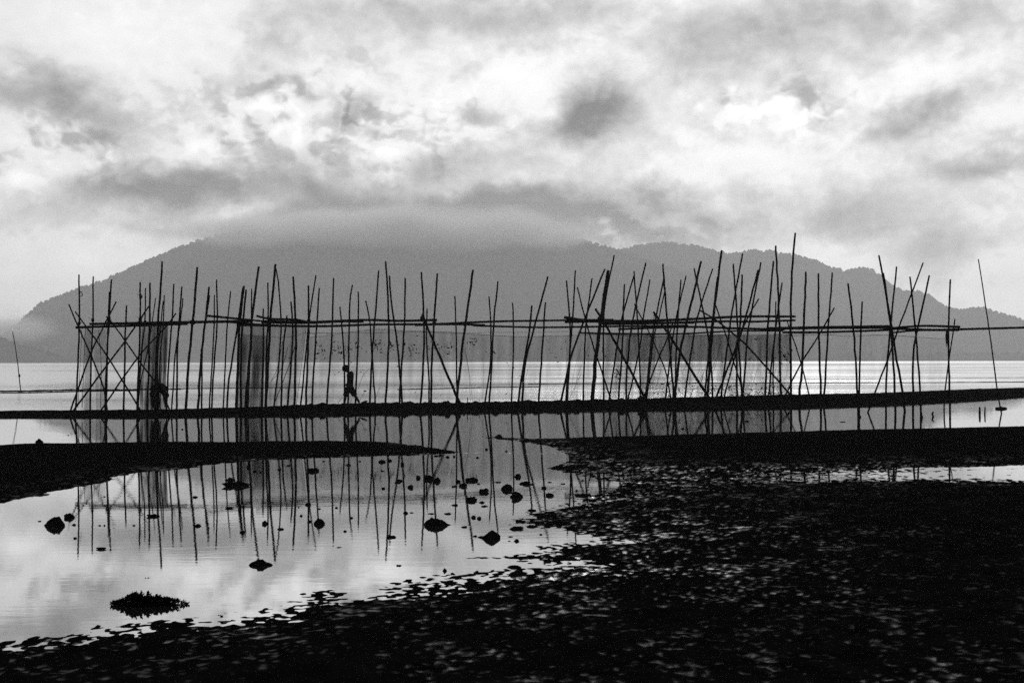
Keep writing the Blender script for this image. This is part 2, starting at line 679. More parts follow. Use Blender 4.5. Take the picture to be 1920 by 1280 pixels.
# ------------------------------------------------------------------ ground
LEFT_SPIT = [(-900, 842), (0, 834), (200, 830), (480, 828), (600, 827), (720, 828), (790, 837), (866, 848.5), (780, 853), (700, 854),
             (560, 859), (420, 868), (300, 882), (200, 895), (120, 914), (50, 932), (0, 946), (-900, 1150)]
RIGHT_SPIT = [(924, 820), (1000, 824), (1190, 818), (1400, 812), (1600, 806), (1800, 802), (1920, 799), (2700, 790), (2700, 866),
              (1920, 871), (1700, 875), (1500, 882), (1300, 886), (1180, 878), (1120, 860), (1050, 842), (1000, 829)]
MUDFLAT = [(1150, 925), (1060, 950), (985, 967), (1010, 985), (1080, 1000), (1110, 1010), (1010, 1028), (965, 1045), (1100, 1060),
           (960, 1070), (830, 1088), (690, 1113), (590, 1121), (540, 1142), (400, 1160), (200, 1188), (0, 1211), (-900, 1300),
           (-900, 2400), (2700, 2400), (2700, 903), (1920, 899), (1700, 897), (1500, 900), (1300, 903), (1220, 905)]
WET_FLAT = [(1030, 878), (1075, 862), (1060, 848), (1120, 852), (1200, 868), (1500, 876), (1920, 868), (2700, 862), (2700, 908), (1920, 903), (1300, 910),
            (1140, 930), (1170, 905), (1090, 892)]


def sdf(poly_px, X, Y):
    P = np.array([[p.x, p.y] for p in (at_z(*q) for q in poly_px)])
    d2 = np.full(X.shape, 1e12)
    inside = np.zeros(X.shape, bool)
    n = len(P)
    for i in range(n):
        a, b = P[i], P[(i + 1) % n]
        e = b - a
        wx, wy = X - a[0], Y - a[1]
        tt = np.clip((wx * e[0] + wy * e[1]) / (e @ e), 0, 1)
        d2 = np.minimum(d2, (wx - e[0] * tt) ** 2 + (wy - e[1] * tt) ** 2)
        cond = (a[1] > Y) != (b[1] > Y)
        if abs(e[1]) > 1e-9:
            inside ^= cond & (X < a[0] + e[0] * (Y - a[1]) / e[1])
    d = np.sqrt(d2)
    return np.where(inside, d, -d)


def ground_height(X, Y):
    # lumps and hollows left by the tide
    wob = fbm(X / 1.3, Y / 1.3, 3, 5)
    rip = noise2(X / 0.105 + wob * .5, Y / 0.12, 21) * 0.6 + noise2(X / 0.055, Y / 0.065 + wob, 22) * 0.35 + noise2(X / 0.30, Y / 0.34, 23) * 0.40
    patch = np.clip(0.75 + 0.5 * fbm(X / 2.7, Y / 2.7, 3, 31), 0.35, 1.3)
    low = fbm(X / 5.0, Y / 5.0, 3, 41)

    def shelf(sd, h_in, w_in, h_out, w_out):
        return np.where(sd > 0, h_in * np.tanh(sd / w_in), h_out * np.tanh(sd / w_out))
    s = sdf(MUDFLAT, X, Y) + 0.25 * fbm(X / 1.1, Y / 1.1, 3, 51)
    amp = np.where(s > 0, 0.028, 0.028 * np.exp(s / 0.6)) * patch
    mud = shelf(s, 0.085, 2.0, 0.26, 3.2) * np.clip(np.abs(s) / 0.9, 0.30, 1) + 0.010 * low + rip * amp
    s = sdf(LEFT_SPIT, X, Y) + 0.30 * fbm(X / 1.6, Y / 1.6, 5, 61, 0.6)
    edge_film = 0.5 * np.exp(-np.maximum(s, 0) / 0.4)
    ls = shelf(s, 0.10, 1.2, 0.3, 1.6) + rip * 0.022 * np.exp(-np.abs(s) / 0.8)
    s = sdf(RIGHT_SPIT, X, Y) + 0.16 * fbm(X / 1.6, Y / 1.6, 5, 71, 0.6) + 0.12 * np.clip((13 - X) / 10, 0, 1)
    edge_film = np.where(s > -1, 0.6 * np.exp(-np.maximum(s, 0) / 0.6), np.where(s < -3, edge_film, 0))
    rs = shelf(s, 0.13, 1.6, 0.3, 1.6) + rip * 0.030 * np.exp(-np.abs(s) / 0.9)
    s = sdf(WET_FLAT, X, Y)
    wet = np.where(s > 0, np.interp(X / np.maximum(Y, 1) * FPX + CX, [1150, 1250, 1650, 1920], [0.006, 0.012, 0.004, -0.012]) + 0.008 * low, 0.2 * np.tanh(s / 1.2)) + rip * 0.020 * np.where(s > 0, 1, np.exp(s))
    # the bar the fence stands on
    tt = Y - bar_y(X)
    w = np.interp(X, [-25, -10, 0, 12, 25, 40], [1.6, 1.9, 2.6, 4.0, 7.0, 8.0])
    zc = crest_z(X)
    up = np.clip((tt + 0.35) / 1.1, 0, 1)
    up = up * up * (3 - 2 * up)
    dn = np.clip((tt - w) / 2.5, 0, 1)
    dn = dn * dn * (3 - 2 * dn)
    px = X / np.maximum(Y, 1) * FPX + CX
    rub = np.clip((px - 500) / 120, 0, 1) * np.clip((1200 - px) / 150, 0, 1)
    lump = np.maximum(0, noise2(X / 0.45, Y / 0.9, 81)) * 0.11 + np.maximum(0, noise2(X / 0.2, Y / 0.4, 82)) * 0.05
    bar = -0.4 + (zc + 0.4) * up * (1 - dn) + lump * rub * up * (1 - dn) + 0.018 * fbm(X / 0.6, Y / 0.6, 3, 91) * up
    bar = np.where((tt < -0.6) | (tt > w + 3), -0.4, bar)
    bed = -0.4 + 0.02 * low
    # films of water lie in the hollows, more of them near the pool's edge
    sm = sdf(MUDFLAT, X, Y) + 0.5 * fbm(X / 2.1, Y / 2.1, 3, 131)
    moist = np.where(sm > -1.5, 0.7 * np.exp(-np.maximum(sm, 0) / 0.8) + 0.11 * np.exp(-np.maximum(sm, 0) / 2.0), 0)
    crease = noise2(X / 0.07 + wob, Y / 0.075, 151) * 0.5 + rip * 0.8
    hollow = np.clip((-0.24 - crease + 0.28 * fbm(X / 0.8, Y / 0.8, 3, 141)) / 0.34, 0, 1) ** 1.2
    film = moist * hollow
    return np.maximum.reduce([mud, ls, rs, wet, bar, bed]), np.where(mud >= np.maximum.reduce([ls, rs, bar]), film, np.where(bar < np.maximum(ls, rs), edge_film * hollow, 0))


def build_ground():
    ncol, nrow = 820, 1010
    ys = 6.6 * np.exp(np.linspace(0, math.log(100 / 6.6), nrow))
    u = np.linspace(-1, 1, ncol)
    Yg = np.repeat(ys[:, None], ncol, 1)
    Xg = u[None, :] * (0.50 * Yg + 1.6)
    Z = np.empty_like(Xg)
    W = np.empty_like(Xg)
    for j in range(0, nrow, 60):
        Z[j:j + 60], W[j:j + 60] = ground_height(Xg[j:j + 60], Yg[j:j + 60])
    V = np.stack([Xg, Yg, Z], -1).reshape(-1, 3)
    idx = np.arange(nrow * ncol).reshape(nrow, ncol)
    F = np.stack([idx[:-1, :-1], idx[:-1, 1:], idx[1:, 1:], idx[1:, :-1]], -1).reshape(-1, 4)
    # coarse sheet: the shore behind the camera, and the lagoon bed out to the far shore
    b = len(V)
    ex = np.array([[-45, -45, .09], [45, -45, .09], [45, 6.55, .085], [-45, 6.55, .085],
                   [-7000, -45, -.55], [7000, -45, -.55], [7000, 9000, -.55], [-7000, 9000, -.55]], float)
    V = np.vstack([V, ex])
    F = np.vstack([F, np.array([[b, b + 1, b + 2, b + 3], [b + 4, b + 5, b + 6, b + 7]])])
    o = link('ground', np_mesh('ground', V, F), M_MUD)
    at = o.data.attributes.new('water_film', 'FLOAT', 'POINT')
    at.data.foreach_set('value', np.concatenate([W.ravel(), np.zeros(8)]).astype(np.float32))
    tag(o, kind='structure')


build_ground()


def build_water():
    xs = np.concatenate([np.linspace(-90, 120, 90)])
    xs = np.concatenate([[-6900], xs, [6900]])
    V, F = [], []
    mid = bar_y(xs) + 1.2
    for x, y in zip(xs, mid):
        V += [(x, -44, 0), (x, y, 0)]
    for i in range(len(xs) - 1):
        F.append((2 * i, 2 * i + 2, 2 * i + 3, 2 * i + 1))
    tag(link('pool_water', pymesh('pool_water', V, F), M_POOL), kind='structure')
    V, F = [], []
    for x, y in zip(xs, mid):
        V += [(x, y, 0), (x, 8900, 0)]
    for i in range(len(xs) - 1):
        F.append((2 * i, 2 * i + 2, 2 * i + 3, 2 * i + 1))
    tag(link('lagoon_water', pymesh('lagoon_water', V, F), M_SEA), kind='structure')


build_water()

# ------------------------------------------------------------------ hills beyond the water
MAIN = [(-500, 690), (-300, 668), (-100, 664), (0, 634), (40, 606), (56, 590), (63, 583), (75, 573), (110, 560), (150, 545), (200, 527), (250, 505),
        (300, 483), (340, 465), (400, 446), (500, 432), (600, 426), (700, 424), (800, 426), (900, 431), (1000, 439), (1060, 448),
        (1110, 459), (1150, 470), (1200, 487), (1300, 520), (1400, 560), (1500, 610), (1600, 650), (1680, 679)]
RIDGE = [(950, 679), (1000, 600), (1060, 530), (1120, 490), (1160, 474), (1190, 466), (1240, 459), (1290, 463), (1340, 474), (1370, 480),
         (1410, 474), (1450, 476), (1490, 482), (1520, 490), (1550, 503), (1585, 512), (1610, 507), (1632, 508), (1650, 520), (1670, 540),
         (1700, 552), (1725, 551), (1745, 560), (1770, 578), (1800, 585), (1840, 580), (1870, 590), (1900, 598), (1920, 606), (1980, 625),
         (2080, 650), (2250, 668), (2500, 676)]
HEADLAND = [(-800, 560), (-500, 575), (-300, 590), (-150, 605), (-60, 620), (0, 637), (30, 646), (70, 658), (110, 670), (135, 677), (160, 679)]
COAST = [(1500, 677), (1600, 673), (1700, 668), (1780, 664), (1850, 665), (1920, 663), (2050, 660), (2300, 655), (2600, 650), (2900, 662)]


def hill(name, prof, ys, yr, yb, ncol, seed, rough, trees, tree_h):
    px = np.linspace(prof[0][0], prof[-1][0], ncol)
    py = np.interp(px, [p[0] for p in prof], [p[1] for p in prof])
    py = py + noise2(px / 23.0, px * 0 + seed, seed) * 1.6 + noise2(px / 9.0, px * 0 + seed, seed + 3) * 0.8
    tan = np.empty(ncol)
    elev = np.empty(ncol)
    for i in range(ncol):
        d = ray(float(px[i]), float(py[i]))
        tan[i], elev[i] = d.x / d.y, d.z / d.y
    hz = np.maximum(CAM_H + elev * yr, 0.5)
    nv = 46
    V = []
    t = np.linspace(0, 1, nv)
    rows = []
    for v in t:
        Y = ys + (yr - ys) * v
        X = tan * Y
        gul = fbm(X / 260.0, np.full(ncol, Y) / 420.0 + seed, 5, seed + 7, 0.55)
        z = hz * (0.78 * v + 0.22 * v * v) + rough * hz * gul * 4 * v * (1 - v) * 0.35
        z = np.minimum(z, (CAM_H + elev * Y) * (0.985 if v < 1 else 1)) if v < 1 else hz
        rows.append(np.stack([X, np.full(ncol, Y), np.maximum(z, -0.4 if v == 0 else 0.2)], -1))
    for v in (0.33, 0.66, 1.0):
        Y = yr + (yb - yr) * v
        rows.append(np.stack([tan * yr, np.full(ncol, Y), hz * (1 - v) ** 1.3 - 0.5 * v], -1))
    V = np.stack(rows, 0)
    n = V.shape[0]
    idx = np.arange(n * ncol).reshape(n, ncol)
    F = np.stack([idx[:-1, :-1], idx[:-1, 1:], idx[1:, 1:], idx[1:, :-1]], -1).reshape(-1, 4)
    tag(link(name, np_mesh(name, V.reshape(-1, 3), F), M_HILL), kind='structure')
    # tree crowns: thick along the skyline, scattered over the slope
    g = np.random.default_rng(seed)
    bm = bmesh.new()
    bmesh.ops.create_icosphere(bm, subdivisions=1, radius=1.0)
    IV = np.array([v.co[:] for v in bm.verts])
    IF = np.array([[l.vert.index for l in f.loops] for f in bm.faces])
    bm.free()
    ci = g.integers(2, ncol - 2, trees)
    sky = g.random(trees) < 0.9
    ri = np.where(sky, nv - 1 - g.integers(0, 2, trees), (np.sqrt(g.random(trees)) * (nv - 2)).astype(int))
    base = V[ri, ci]
    sz = tree_h * (0.40 + 0.70 * g.random(trees) ** 2)
    ok = base[:, 2] > 1.0
    base, sz, k = base[ok], sz[ok], int(ok.sum())
    jit = 1 + 0.35 * (g.random((k, len(IV), 3)) - 0.5)
    C = base[:, None, :] + IV[None] * jit * (sz[:, None, None] * np.array([0.62, 0.62, 0.8]))
    C[:, :, 2] += (sz * 0.28)[:, None]
    FF = (IF[None] + (np.arange(k) * len(IV))[:, None, None]).reshape(-1, 3)
    o = link(name.replace('hill', 'wood') + '_canopy', np_mesh('canopy', C.reshape(-1, 3), FF, False), M_FOREST)
    return o


for args, label in (
        (('mountain', MAIN, 2950, 3900, 5000, 900, 3, 1.0, 4600, 11), 'dense forest covering the main mountain in the haze'),
        (('ridge', RIDGE, 3700, 4550, 5300, 800, 5, 1.0, 4200, 13), 'forest covering the paler ridge on the right of the mountain'),
        (('headland', HEADLAND, 2450, 2750, 3000, 300, 9, 0.6, 900, 8), 'woods on the low dark headland at the left edge'),
        (('coast', COAST, 3150, 3350, 3500, 300, 11, 0.3, 700, 8), 'low shoreline trees under the right-hand ridge')):
    o = hill(*args)
    o.name = 'forest'
    tag(o, label, 'forest', kind='stuff')

# ------------------------------------------------------------------ the air
def haze_material(name, density, aniso):
    m = bpy.data.materials.new(name)
    m.use_nodes = True
    t = m.node_tree
    t.nodes.clear()
    out = t.nodes.new('ShaderNodeOutputMaterial')
    v = t.nodes.new('ShaderNodeVolumePrincipled')
    v.inputs['Color'].default_value = grey(0.92)
    v.inputs['Density'].default_value = density
    v.inputs['Anisotropy'].default_value = aniso
    t.links.new(v.outputs[0], out.inputs['Volume'])
    return m


def box_mesh(name, x0, x1, y0, y1, z0, z1):
    V = [(x, y, z) for z in (z0, z1) for y in (y0, y1) for x in (x0, x1)]
    F = [(0, 2, 3, 1), (4, 5, 7, 6), (0, 1, 5, 4), (2, 6, 7, 3), (0, 4, 6, 2), (1, 3, 7, 5)]
    return pymesh(name, V, F, False)


hz = link('haze', box_mesh('haze', -7200, 7200, -80, 9200, -1.6, 560), haze_material('haze', 0.00014, 0.35))
tag(hz, 'pale morning haze lying over the lagoon and hills', 'haze', kind='stuff')


def cloud_bank(name, px, py, Y, hw, hh, hd, dens, label, seed, flat=False):
    c = at_y(px, py, Y)
    bm = bmesh.new()
    bmesh.ops.create_icosphere(bm, subdivisions=3, radius=1.0)
    me = bpy.data.meshes.new(name)
    bm.to_mesh(me)
    bm.free()
    m = bpy.data.materials.new(name)
    m.use_nodes = True
    t = m.node_tree
    t.nodes.clear()
    N = t.nodes.new
    out = N('ShaderNodeOutputMaterial')
    v = N('ShaderNodeVolumePrincipled')
    v.inputs['Color'].default_value = grey(0.76)
    v.inputs['Anisotropy'].default_value = 0.2
    tc = N('ShaderNodeTexCoord')
    ln = N('ShaderNodeVectorMath'); ln.operation = 'LENGTH'
    t.links.new(tc.outputs['Object'], ln.inputs[0])
    mp = N('ShaderNodeMapping')
    mp.inputs['Scale'].default_value = (hw / 260.0, hd / 260.0, hh / 160.0)
    mp.inputs['Location'].default_value = (seed, seed * .7, 0)
    t.links.new(tc.outputs['Object'], mp.inputs[0])
    n = N('ShaderNodeTexNoise')
    n.inputs['Scale'].default_value = 1.4
    n.inputs['Detail'].default_value = 5
    t.links.new(mp.outputs[0], n.inputs['Vector'])
    a = N('ShaderNodeMath'); a.operation = 'SUBTRACT'; a.inputs[0].default_value = 0.78
    t.links.new(ln.outputs['Value'], a.inputs[1])
    b = N('ShaderNodeMath'); b.operation = 'MULTIPLY_ADD'; b.inputs[1].default_value = 1.25
    t.links.new(n.outputs['Fac'], b.inputs[0])
    t.links.new(a.outputs[0], b.inputs[2])
    s = N('ShaderNodeMapRange')
    s.inputs[1].default_value, s.inputs[2].default_value = 0.52, 1.25
    s.inputs[3].default_value, s.inputs[4].default_value = 0.0, dens
    t.links.new(b.outputs[0], s.inputs[0])
    sq = N('ShaderNodeMath'); sq.operation = 'MULTIPLY'      # thin ragged fringe
    t.links.new(s.outputs[0], sq.inputs[0])
    nm = N('ShaderNodeMath'); nm.operation = 'DIVIDE'; nm.inputs[1].default_value = dens
    t.links.new(s.outputs[0], nm.inputs[0])
    t.links.new(nm.outputs[0], sq.inputs[1])
    t.links.new(sq.outputs[0], v.inputs['Density'])
    t.links.new(v.outputs[0], out.inputs['Volume'])
    o = link(name, me, m, None, c)
    o.scale = (hw, hd, hh)
    tag(o, label, 'cloud', kind='stuff')
    return o


cloud_bank('summit_cloud', 745, 436, 3700, 860, 74, 420, 0.045, 'grey cloud wrapping and hiding the summit of the mountain', 1.0)
cloud_bank('low_cloud', 2, 614, 2800, 165, 50, 130, 0.034, 'pale low cloud drifting along the foot of the mountain at left', 4.0)

# ------------------------------------------------------------------ bamboo poles of the fish fence
# points from tip to foot, thickness, row (metres behind the bar's front edge; None = stands in the pool, foot as given)
POLES = [
    ([(148.2, 514.5), (148.5, 612), (144.5, 728), (141, 770)], 2.8, .6),
    ([(129, 570), (145.5, 609), (172, 669), (194.5, 727), (201, 770)], 2.6, 1.0),
    ([(141, 584), (166, 618), (202, 669), (263, 768)], 2.6, 1.3),
    ([(175, 518), (174, 609.5), (170.7, 678), (169, 770)], 2.7, .7),
    ([(218, 565), (190, 621), (169, 666), (133, 768)], 2.7, .9),
    ([(209.3, 523.5), (204, 606), (199.5, 690), (197.5, 770)], 3.0, .6),
    ([(205, 547), (203, 612), (200.5, 680), (199, 770)], 3.0, 1.2),
    ([(199, 593), (219.6, 617), (258, 672), (300, 730), (318, 768)], 2.5, 1.5),
    ([(237.5, 572), (234.5, 645), (232, 770)], 3.0, .8),
    ([(279, 574), (252, 615), (208, 675), (139, 768)], 2.9, 1.1),
    ([(330, 587), (311, 612.5), (259, 669), (190, 768)], 2.6, 1.6),
    ([(263, 529), (263, 600.6), (260.6, 666), (257.6, 770)], 3.0, .6),
    ([(273, 540), (271.6, 603.6), (267, 648), (260.6, 725), (259, 770)], 2.3, 1.7),
    ([(281.4, 530), (280.5, 603.6), (278.4, 707), (276, 770)], 3.3, .7),
    ([(292, 558), (285.5, 604), (276, 660), (264, 715), (258, 770)], 1.9, 1.9),
    ([(304, 490), (297, 600.6), (292.4, 678), (291, 770)], 3.6, .6),
    ([(306, 564.5), (301, 612.5), (296.4, 660), (294.5, 770)], 2.1, 1.8),
    ([(308, 553), (306, 609.6), (301, 660), (296, 770)], 2.2, 1.4),
    ([(326, 532), (322.6, 600.7), (317.8, 660), (312, 770)], 2.7, .8),
    ([(341, 537.4), (336.5, 600.7), (332.7, 660), (331, 770)], 3.0, .7),
    ([(343, 559), (337.4, 606.6), (329, 660), (322, 770)], 2.3, 1.4),
    ([(369.8, 500.6), (361.8, 600.7), (354.3, 678), (347.5, 770)], 4.0, .6),
    ([(392, 537.4), (385.5, 597.7), (376.6, 678), (371.4, 770)], 3.7, .7),
    ([(393, 553), (384, 609.6), (379, 660), (378.4, 770)], 2.7, 1.3),
    ([(402, 553), (401.9, 600.7), (398.9, 660), (392, 770)], 2.3, 1.5),
    ([(406.3, 524), (407.2, 600.7), (401.9, 678), (396.4, 770)], 2.7, .8),
    ([(432.5, 546), (427, 600.7), (421.8, 692.8), (418.6, 769)], 2.3, 1.2),
    ([(456, 538), (445, 615), (430, 707), (425, 768)], 3.0, .9),
    ([(457.5, 536), (449.7, 600.7), (447.3, 660), (443, 768)], 4.4, .6),
    ([(461, 543), (455.6, 600.7), (452, 660), (451.8, 768)], 3.5, .8),
    ([(472, 541), (471, 600.7), (469, 660), (464.5, 767)], 2.3, 1.6),
    ([(485.3, 499.7), (472.9, 597.7), (469, 660), (460, 767)], 4.0, .6),
    ([(493.7, 578.4), (493.4, 660), (490.5, 767)], 2.8, 1.2),
    ([(502.3, 529.4), (502.8, 590), (499.6, 660), (497.8, 767)], 2.7, 1.0),
    ([(516.8, 495), (507.6, 588.8), (504.6, 648), (498.3, 766)], 4.0, .6),
    ([(517.4, 503), (522.5, 535), (527, 597.7), (524.5, 660), (513.4, 766)], 2.5, .9),
    ([(538, 591), (534.3, 618.5), (530, 678), (527, 766)], 3.0, .8),
    ([(545.6, 565), (548.3, 597.7), (548.3, 648), (538.6, 766)], 3.0, 1.1),
    ([(549.8, 518.4), (553.7, 588.8), (555, 636), (552, 766)], 3.7, .6),
    ([(578.3, 535), (578.9, 600.7), (577.4, 660), (573.2, 764)], 3.3, .6),
    ([(592.3, 516), (580.4, 594.7), (574.4, 654), (563.3, 764)], 2.5, 1.0),
    ([(598.8, 539.8), (593.7, 612.6), (589.3, 678), (585.2, 763)], 2.9, .7),
    ([(625.5, 521.4), (622.6, 618.5), (612.6, 762)], 3.0, .7),
    ([(637.4, 575.3), (640, 600.6), (644.5, 660), (646, 761)], 2.7, 1.3),
    ([(661, 534), (655.8, 565), (654.3, 648), (654, 690), (652, 761)], 2.8, 1.5),
    ([(671.8, 547), (671.2, 648), (665.8, 761)], 2.7, .9),
    ([(685.5, 563.5), (692.9, 597.6), (697.3, 660), (704.1, 762)], 2.5, 1.1),
    ([(710, 507), (702.4, 603.5), (696.4, 683.6), (693.3, 762)], 3.0, .7),
    ([(723, 489.6), (727, 559), (728.8, 648), (722.7, 762)], 3.3, .6),
    ([(729.7, 516.6), (735, 577), (745.4, 648), (754.6, 761)], 3.0, 1.0),
    ([(759.6, 521), (758.8, 597.6), (752.8, 689.6), (748.2, 762)], 3.0, .7),
    ([(790, 510), (794.4, 588.7), (794.4, 660), (788.3, 762)], 3.2, .6),
    ([(800.9, 578.3), (799.4, 636), (804, 707.4), (804, 762)], 2.6, 1.2),
    ([(820, 512.4), (813.6, 612.4), (810, 671.8), (807.5, 762)], 3.3, .7),
    ([(791.4, 588.7), (804.7, 621.3), (855, 740), (864, 761)], 4.0, .9),
    ([(852.5, 554.6), (855, 618.4), (857, 737), (857, 761)], 2.5, 1.2),
    ([(887, 505.6), (873, 603.5), (864, 677.7), (855.5, 761)], 4.0, .6),
    ([(916.9, 555.5), (920, 603.5), (919.5, 677.7), (908.5, 759)], 2.5, 1.1),
    ([(933.5, 527), (926, 603.5), (918.6, 737), (916.8, 759)], 2.9, .7),
    ([(960.8, 567), (962.3, 594.6), (962.6, 648), (959, 759)], 2.5, .8),
    ([(997.3, 572.4), (989.9, 636), (970.3, 758)], 3.3, .7),
    ([(1027.2, 518), (997.3, 630), (983.9, 683.6), (979.2, 758)], 3.3, .9),
    ([(1022.8, 566.4), (1018, 636), (1009.8, 757)], 3.0, .7),
    ([(1062, 525.8), (1067, 588.7), (1069, 648), (1063, 756)], 2.9, .7),
    ([(1079, 506.5), (1073, 606.5), (1065.5, 695.5), (1060.5, 756)], 2.7, 1.1),
    ([(1082.4, 538.5), (1098, 600.6), (1116, 660), (1139.7, 731), (1147, 756)], 2.5, 1.6),
    ([(1110, 521.6), (1099.6, 600.6), (1095.8, 665.8), (1093, 756)], 2.7, .9),
    ([(1134.4, 504), (1101, 585.7), (1071.5, 665.8), (1050.5, 756)], 3.3, .6),
    ([(1140.4, 506.6), (1130.6, 572.6), (1123, 623), (1114.8, 697.3), (1110.4, 755)], 6.0, .6),
    ([(1151.7, 478), (1133.5, 572.6), (1131.5, 638), (1132, 755)], 2.8, 1.1),
    ([(1116.6, 578.5), (1138, 614), (1209, 744.8), (1213, 752)], 4.0, .8),
    ([(1170.7, 532.5), (1168.3, 590.4), (1167.7, 638), (1159.1, 754)], 3.0, .7),
    ([(1188.5, 517.6), (1167.7, 590.4), (1160.3, 626), (1141.8, 754)], 2.7, 1.3),
    ([(1188.8, 508), (1194.4, 590.4), (1197.4, 638), (1201.5, 753)], 2.8, .8),
    ([(1211, 492.4), (1185.5, 605), (1175, 697), (1173.6, 754)], 3.0, .6),
    ([(1218.5, 524), (1206.3, 596.3), (1197.4, 661.7), (1176.2, 754)], 2.5, 1.4),
    ([(1189.4, 569.6), (1221, 632), (1248, 697), (1258, 752)], 2.2, 1.8),
    ([(1243, 494.4), (1250.5, 596.2), (1255, 643.7), (1264, 752)], 3.3, .6),
    ([(1245, 519), (1229.7, 596), (1220.8, 643.7), (1210, 752)], 2.8, .9),
    ([(1247.8, 539.8), (1234, 602), (1225, 637.8), (1212, 752)], 2.3, 1.5),
    ([(1225, 584.4), (1253.4, 626), (1289, 682.3), (1332, 750)], 4.2, .8),
    ([(1262, 603), (1252, 632), (1232.7, 676.4), (1205, 752)], 2.5, 1.9),
    ([(1276.6, 524), (1271, 596), (1268.3, 655.6), (1265.8, 751)], 2.8, .9),
    ([(1286.4, 517), (1268.3, 596), (1256.4, 667.5), (1247.2, 752)], 2.6, 1.3),
    ([(1314.6, 489.4), (1289, 599), (1274, 667.5), (1264, 751)], 4.0, .6),
    ([(1301.5, 503.3), (1317.2, 578.4), (1330.6, 649.7), (1336.4, 750)], 3.0, .9),
    ([(1336.5, 503.6), (1315.8, 566.5), (1301, 626), (1283, 751)], 2.8, 1.1),
    ([(1353.2, 469.2), (1339.5, 578.4), (1333.6, 643.7), (1325.5, 750)], 4.0, .6),
    ([(1345.4, 519), (1336.5, 593), (1328, 667.5), (1320.5, 750)], 3.0, 1.2),
    ([(1342, 572.5), (1360.3, 626), (1378, 685.3), (1391.5, 729.8), (1395, 750)], 2.4, 1.7),
    ([(1311.3, 581.4), (1336.5, 596), (1360.3, 614), (1407.8, 655.6), (1488, 748)], 3.0, 1.4),
    ([(1375, 494.4), (1381, 578.4), (1385.5, 655.6), (1391.8, 749)], 3.0, .7),
    ([(1392.3, 475), (1375, 569.5), (1361.8, 661.5), (1351.5, 750)], 3.0, .8),
    ([(1391.5, 514.6), (1387.6, 608), (1381, 655.6), (1381.8, 750)], 3.3, .6),
    ([(1421.4, 505.7), (1397.4, 596), (1378, 655.6), (1340.5, 750)], 3.3, .9),
    ([(1426.5, 491.7), (1407.8, 590.3), (1401.8, 626), (1392.5, 750)], 3.0, .7),
    ([(1422.6, 559.7), (1404.8, 590), (1387, 634.8), (1356.5, 750)], 2.6, 1.6),
    ([(1450.2, 489.4), (1439, 620), (1437.5, 667.5), (1434.3, 749)], 3.3, .7),
    ([(1454.4, 460.3), (1461.2, 596), (1462, 655.6), (1463.8, 749)], 3.5, .6),
    ([(1454.7, 565), (1453.8, 620), (1450, 667.5), (1450, 749)], 2.3, 1.5),
    ([(1466.5, 529.4), (1455.3, 608), (1446.4, 685.3), (1440.5, 749)], 2.8, 1.0),
    ([(1491.2, 436.5), (1484.4, 519), (1482.6, 608), (1482.6, 749)], 3.6, .6),
    ([(1476, 602), (1499.8, 673.4), (1519.5, 750)], 2.2, 1.6),
    ([(1510.8, 509.5), (1505.7, 655.6), (1498, 749)], 3.7, .6),
    ([(1564, 577), (1535, 629), (1499.4, 685.3), (1468, 750)], 2.6, 1.2),
    ([(1534.4, 512.5), (1535, 620), (1539.6, 749)], 3.3, .6),
    ([(1560.5, 510.7), (1552.8, 620), (1545, 749)], 3.0, .8),
    ([(1589.9, 531), (1600.3, 620), (1608, 744.6), (1608.5, 781)], 3.3, None),
    ([(1616.6, 565), (1613.6, 637.8), (1610.5, 745), (1610.5, 779)], 3.0, None),
    ([(1647.8, 478.4), (1661, 548.7), (1670, 620), (1677.5, 727), (1679, 774)], 3.3, None),
    ([(1656, 511.6), (1671.5, 614), (1692.3, 738.7), (1697, 771)], 3.5, None),
    ([(1681, 499.8), (1671.5, 596), (1664, 682.3), (1661, 741.7), (1661, 777)], 3.0, None),
    ([(1730.9, 492.3), (1686.4, 611), (1662.6, 679.3), (1638.9, 738.7), (1627.5, 773)], 2.6, None),
    ([(1706, 518.5), (1717.5, 632), (1726, 740), (1726.5, 776)], 3.0, None),
    ([(1742.5, 516), (1725, 596), (1713, 658.6), (1711.6, 740), (1711.6, 777)], 3.2, None),
    ([(1782, 523.5), (1778.4, 637.8), (1780.8, 741.7), (1781.5, 780)], 3.0, None),
    ([(1790.3, 597.7), (1778.4, 682.3), (1771, 741.7), (1770, 770)], 2.2, None),
]

ORD = ['first', 'second', 'third', 'fourth', 'fifth', 'sixth', 'seventh', 'eighth', 'ninth', 'tenth', 'eleventh', 'twelfth', 'thirteenth',
       'fourteenth', 'fifteenth', 'sixteenth', 'seventeenth', 'eighteenth', 'nineteenth', 'twentieth']
LANDMARKS = [(0, 303, 1, 'tip from the fence\'s left end'),
             (303, 450, 1, 'tip right of the bent-over person'),
             (450, 610, 1, 'tip right of the dark net\'s left edge'),
             (610, 840, 1, 'tip to the right of the walking person'),
             (840, 1057, 1, 'tip right of the middle crossed brace'),
             (1057, 1160, 1, 'tip right of the stacked rails\' left end'),
             (1160, 1300, 1, 'tip right of the thickest pole'),
             (1300, 1490, -1, 'tip left of the tallest pole'),
             (1492, 1570, 1, 'tip right of the tallest pole'),
             (1570, 1700, 1, 'tip among poles in the right-hand pool'),
             (1700, 1800, -1, 'tip from the fence\'s right end')]


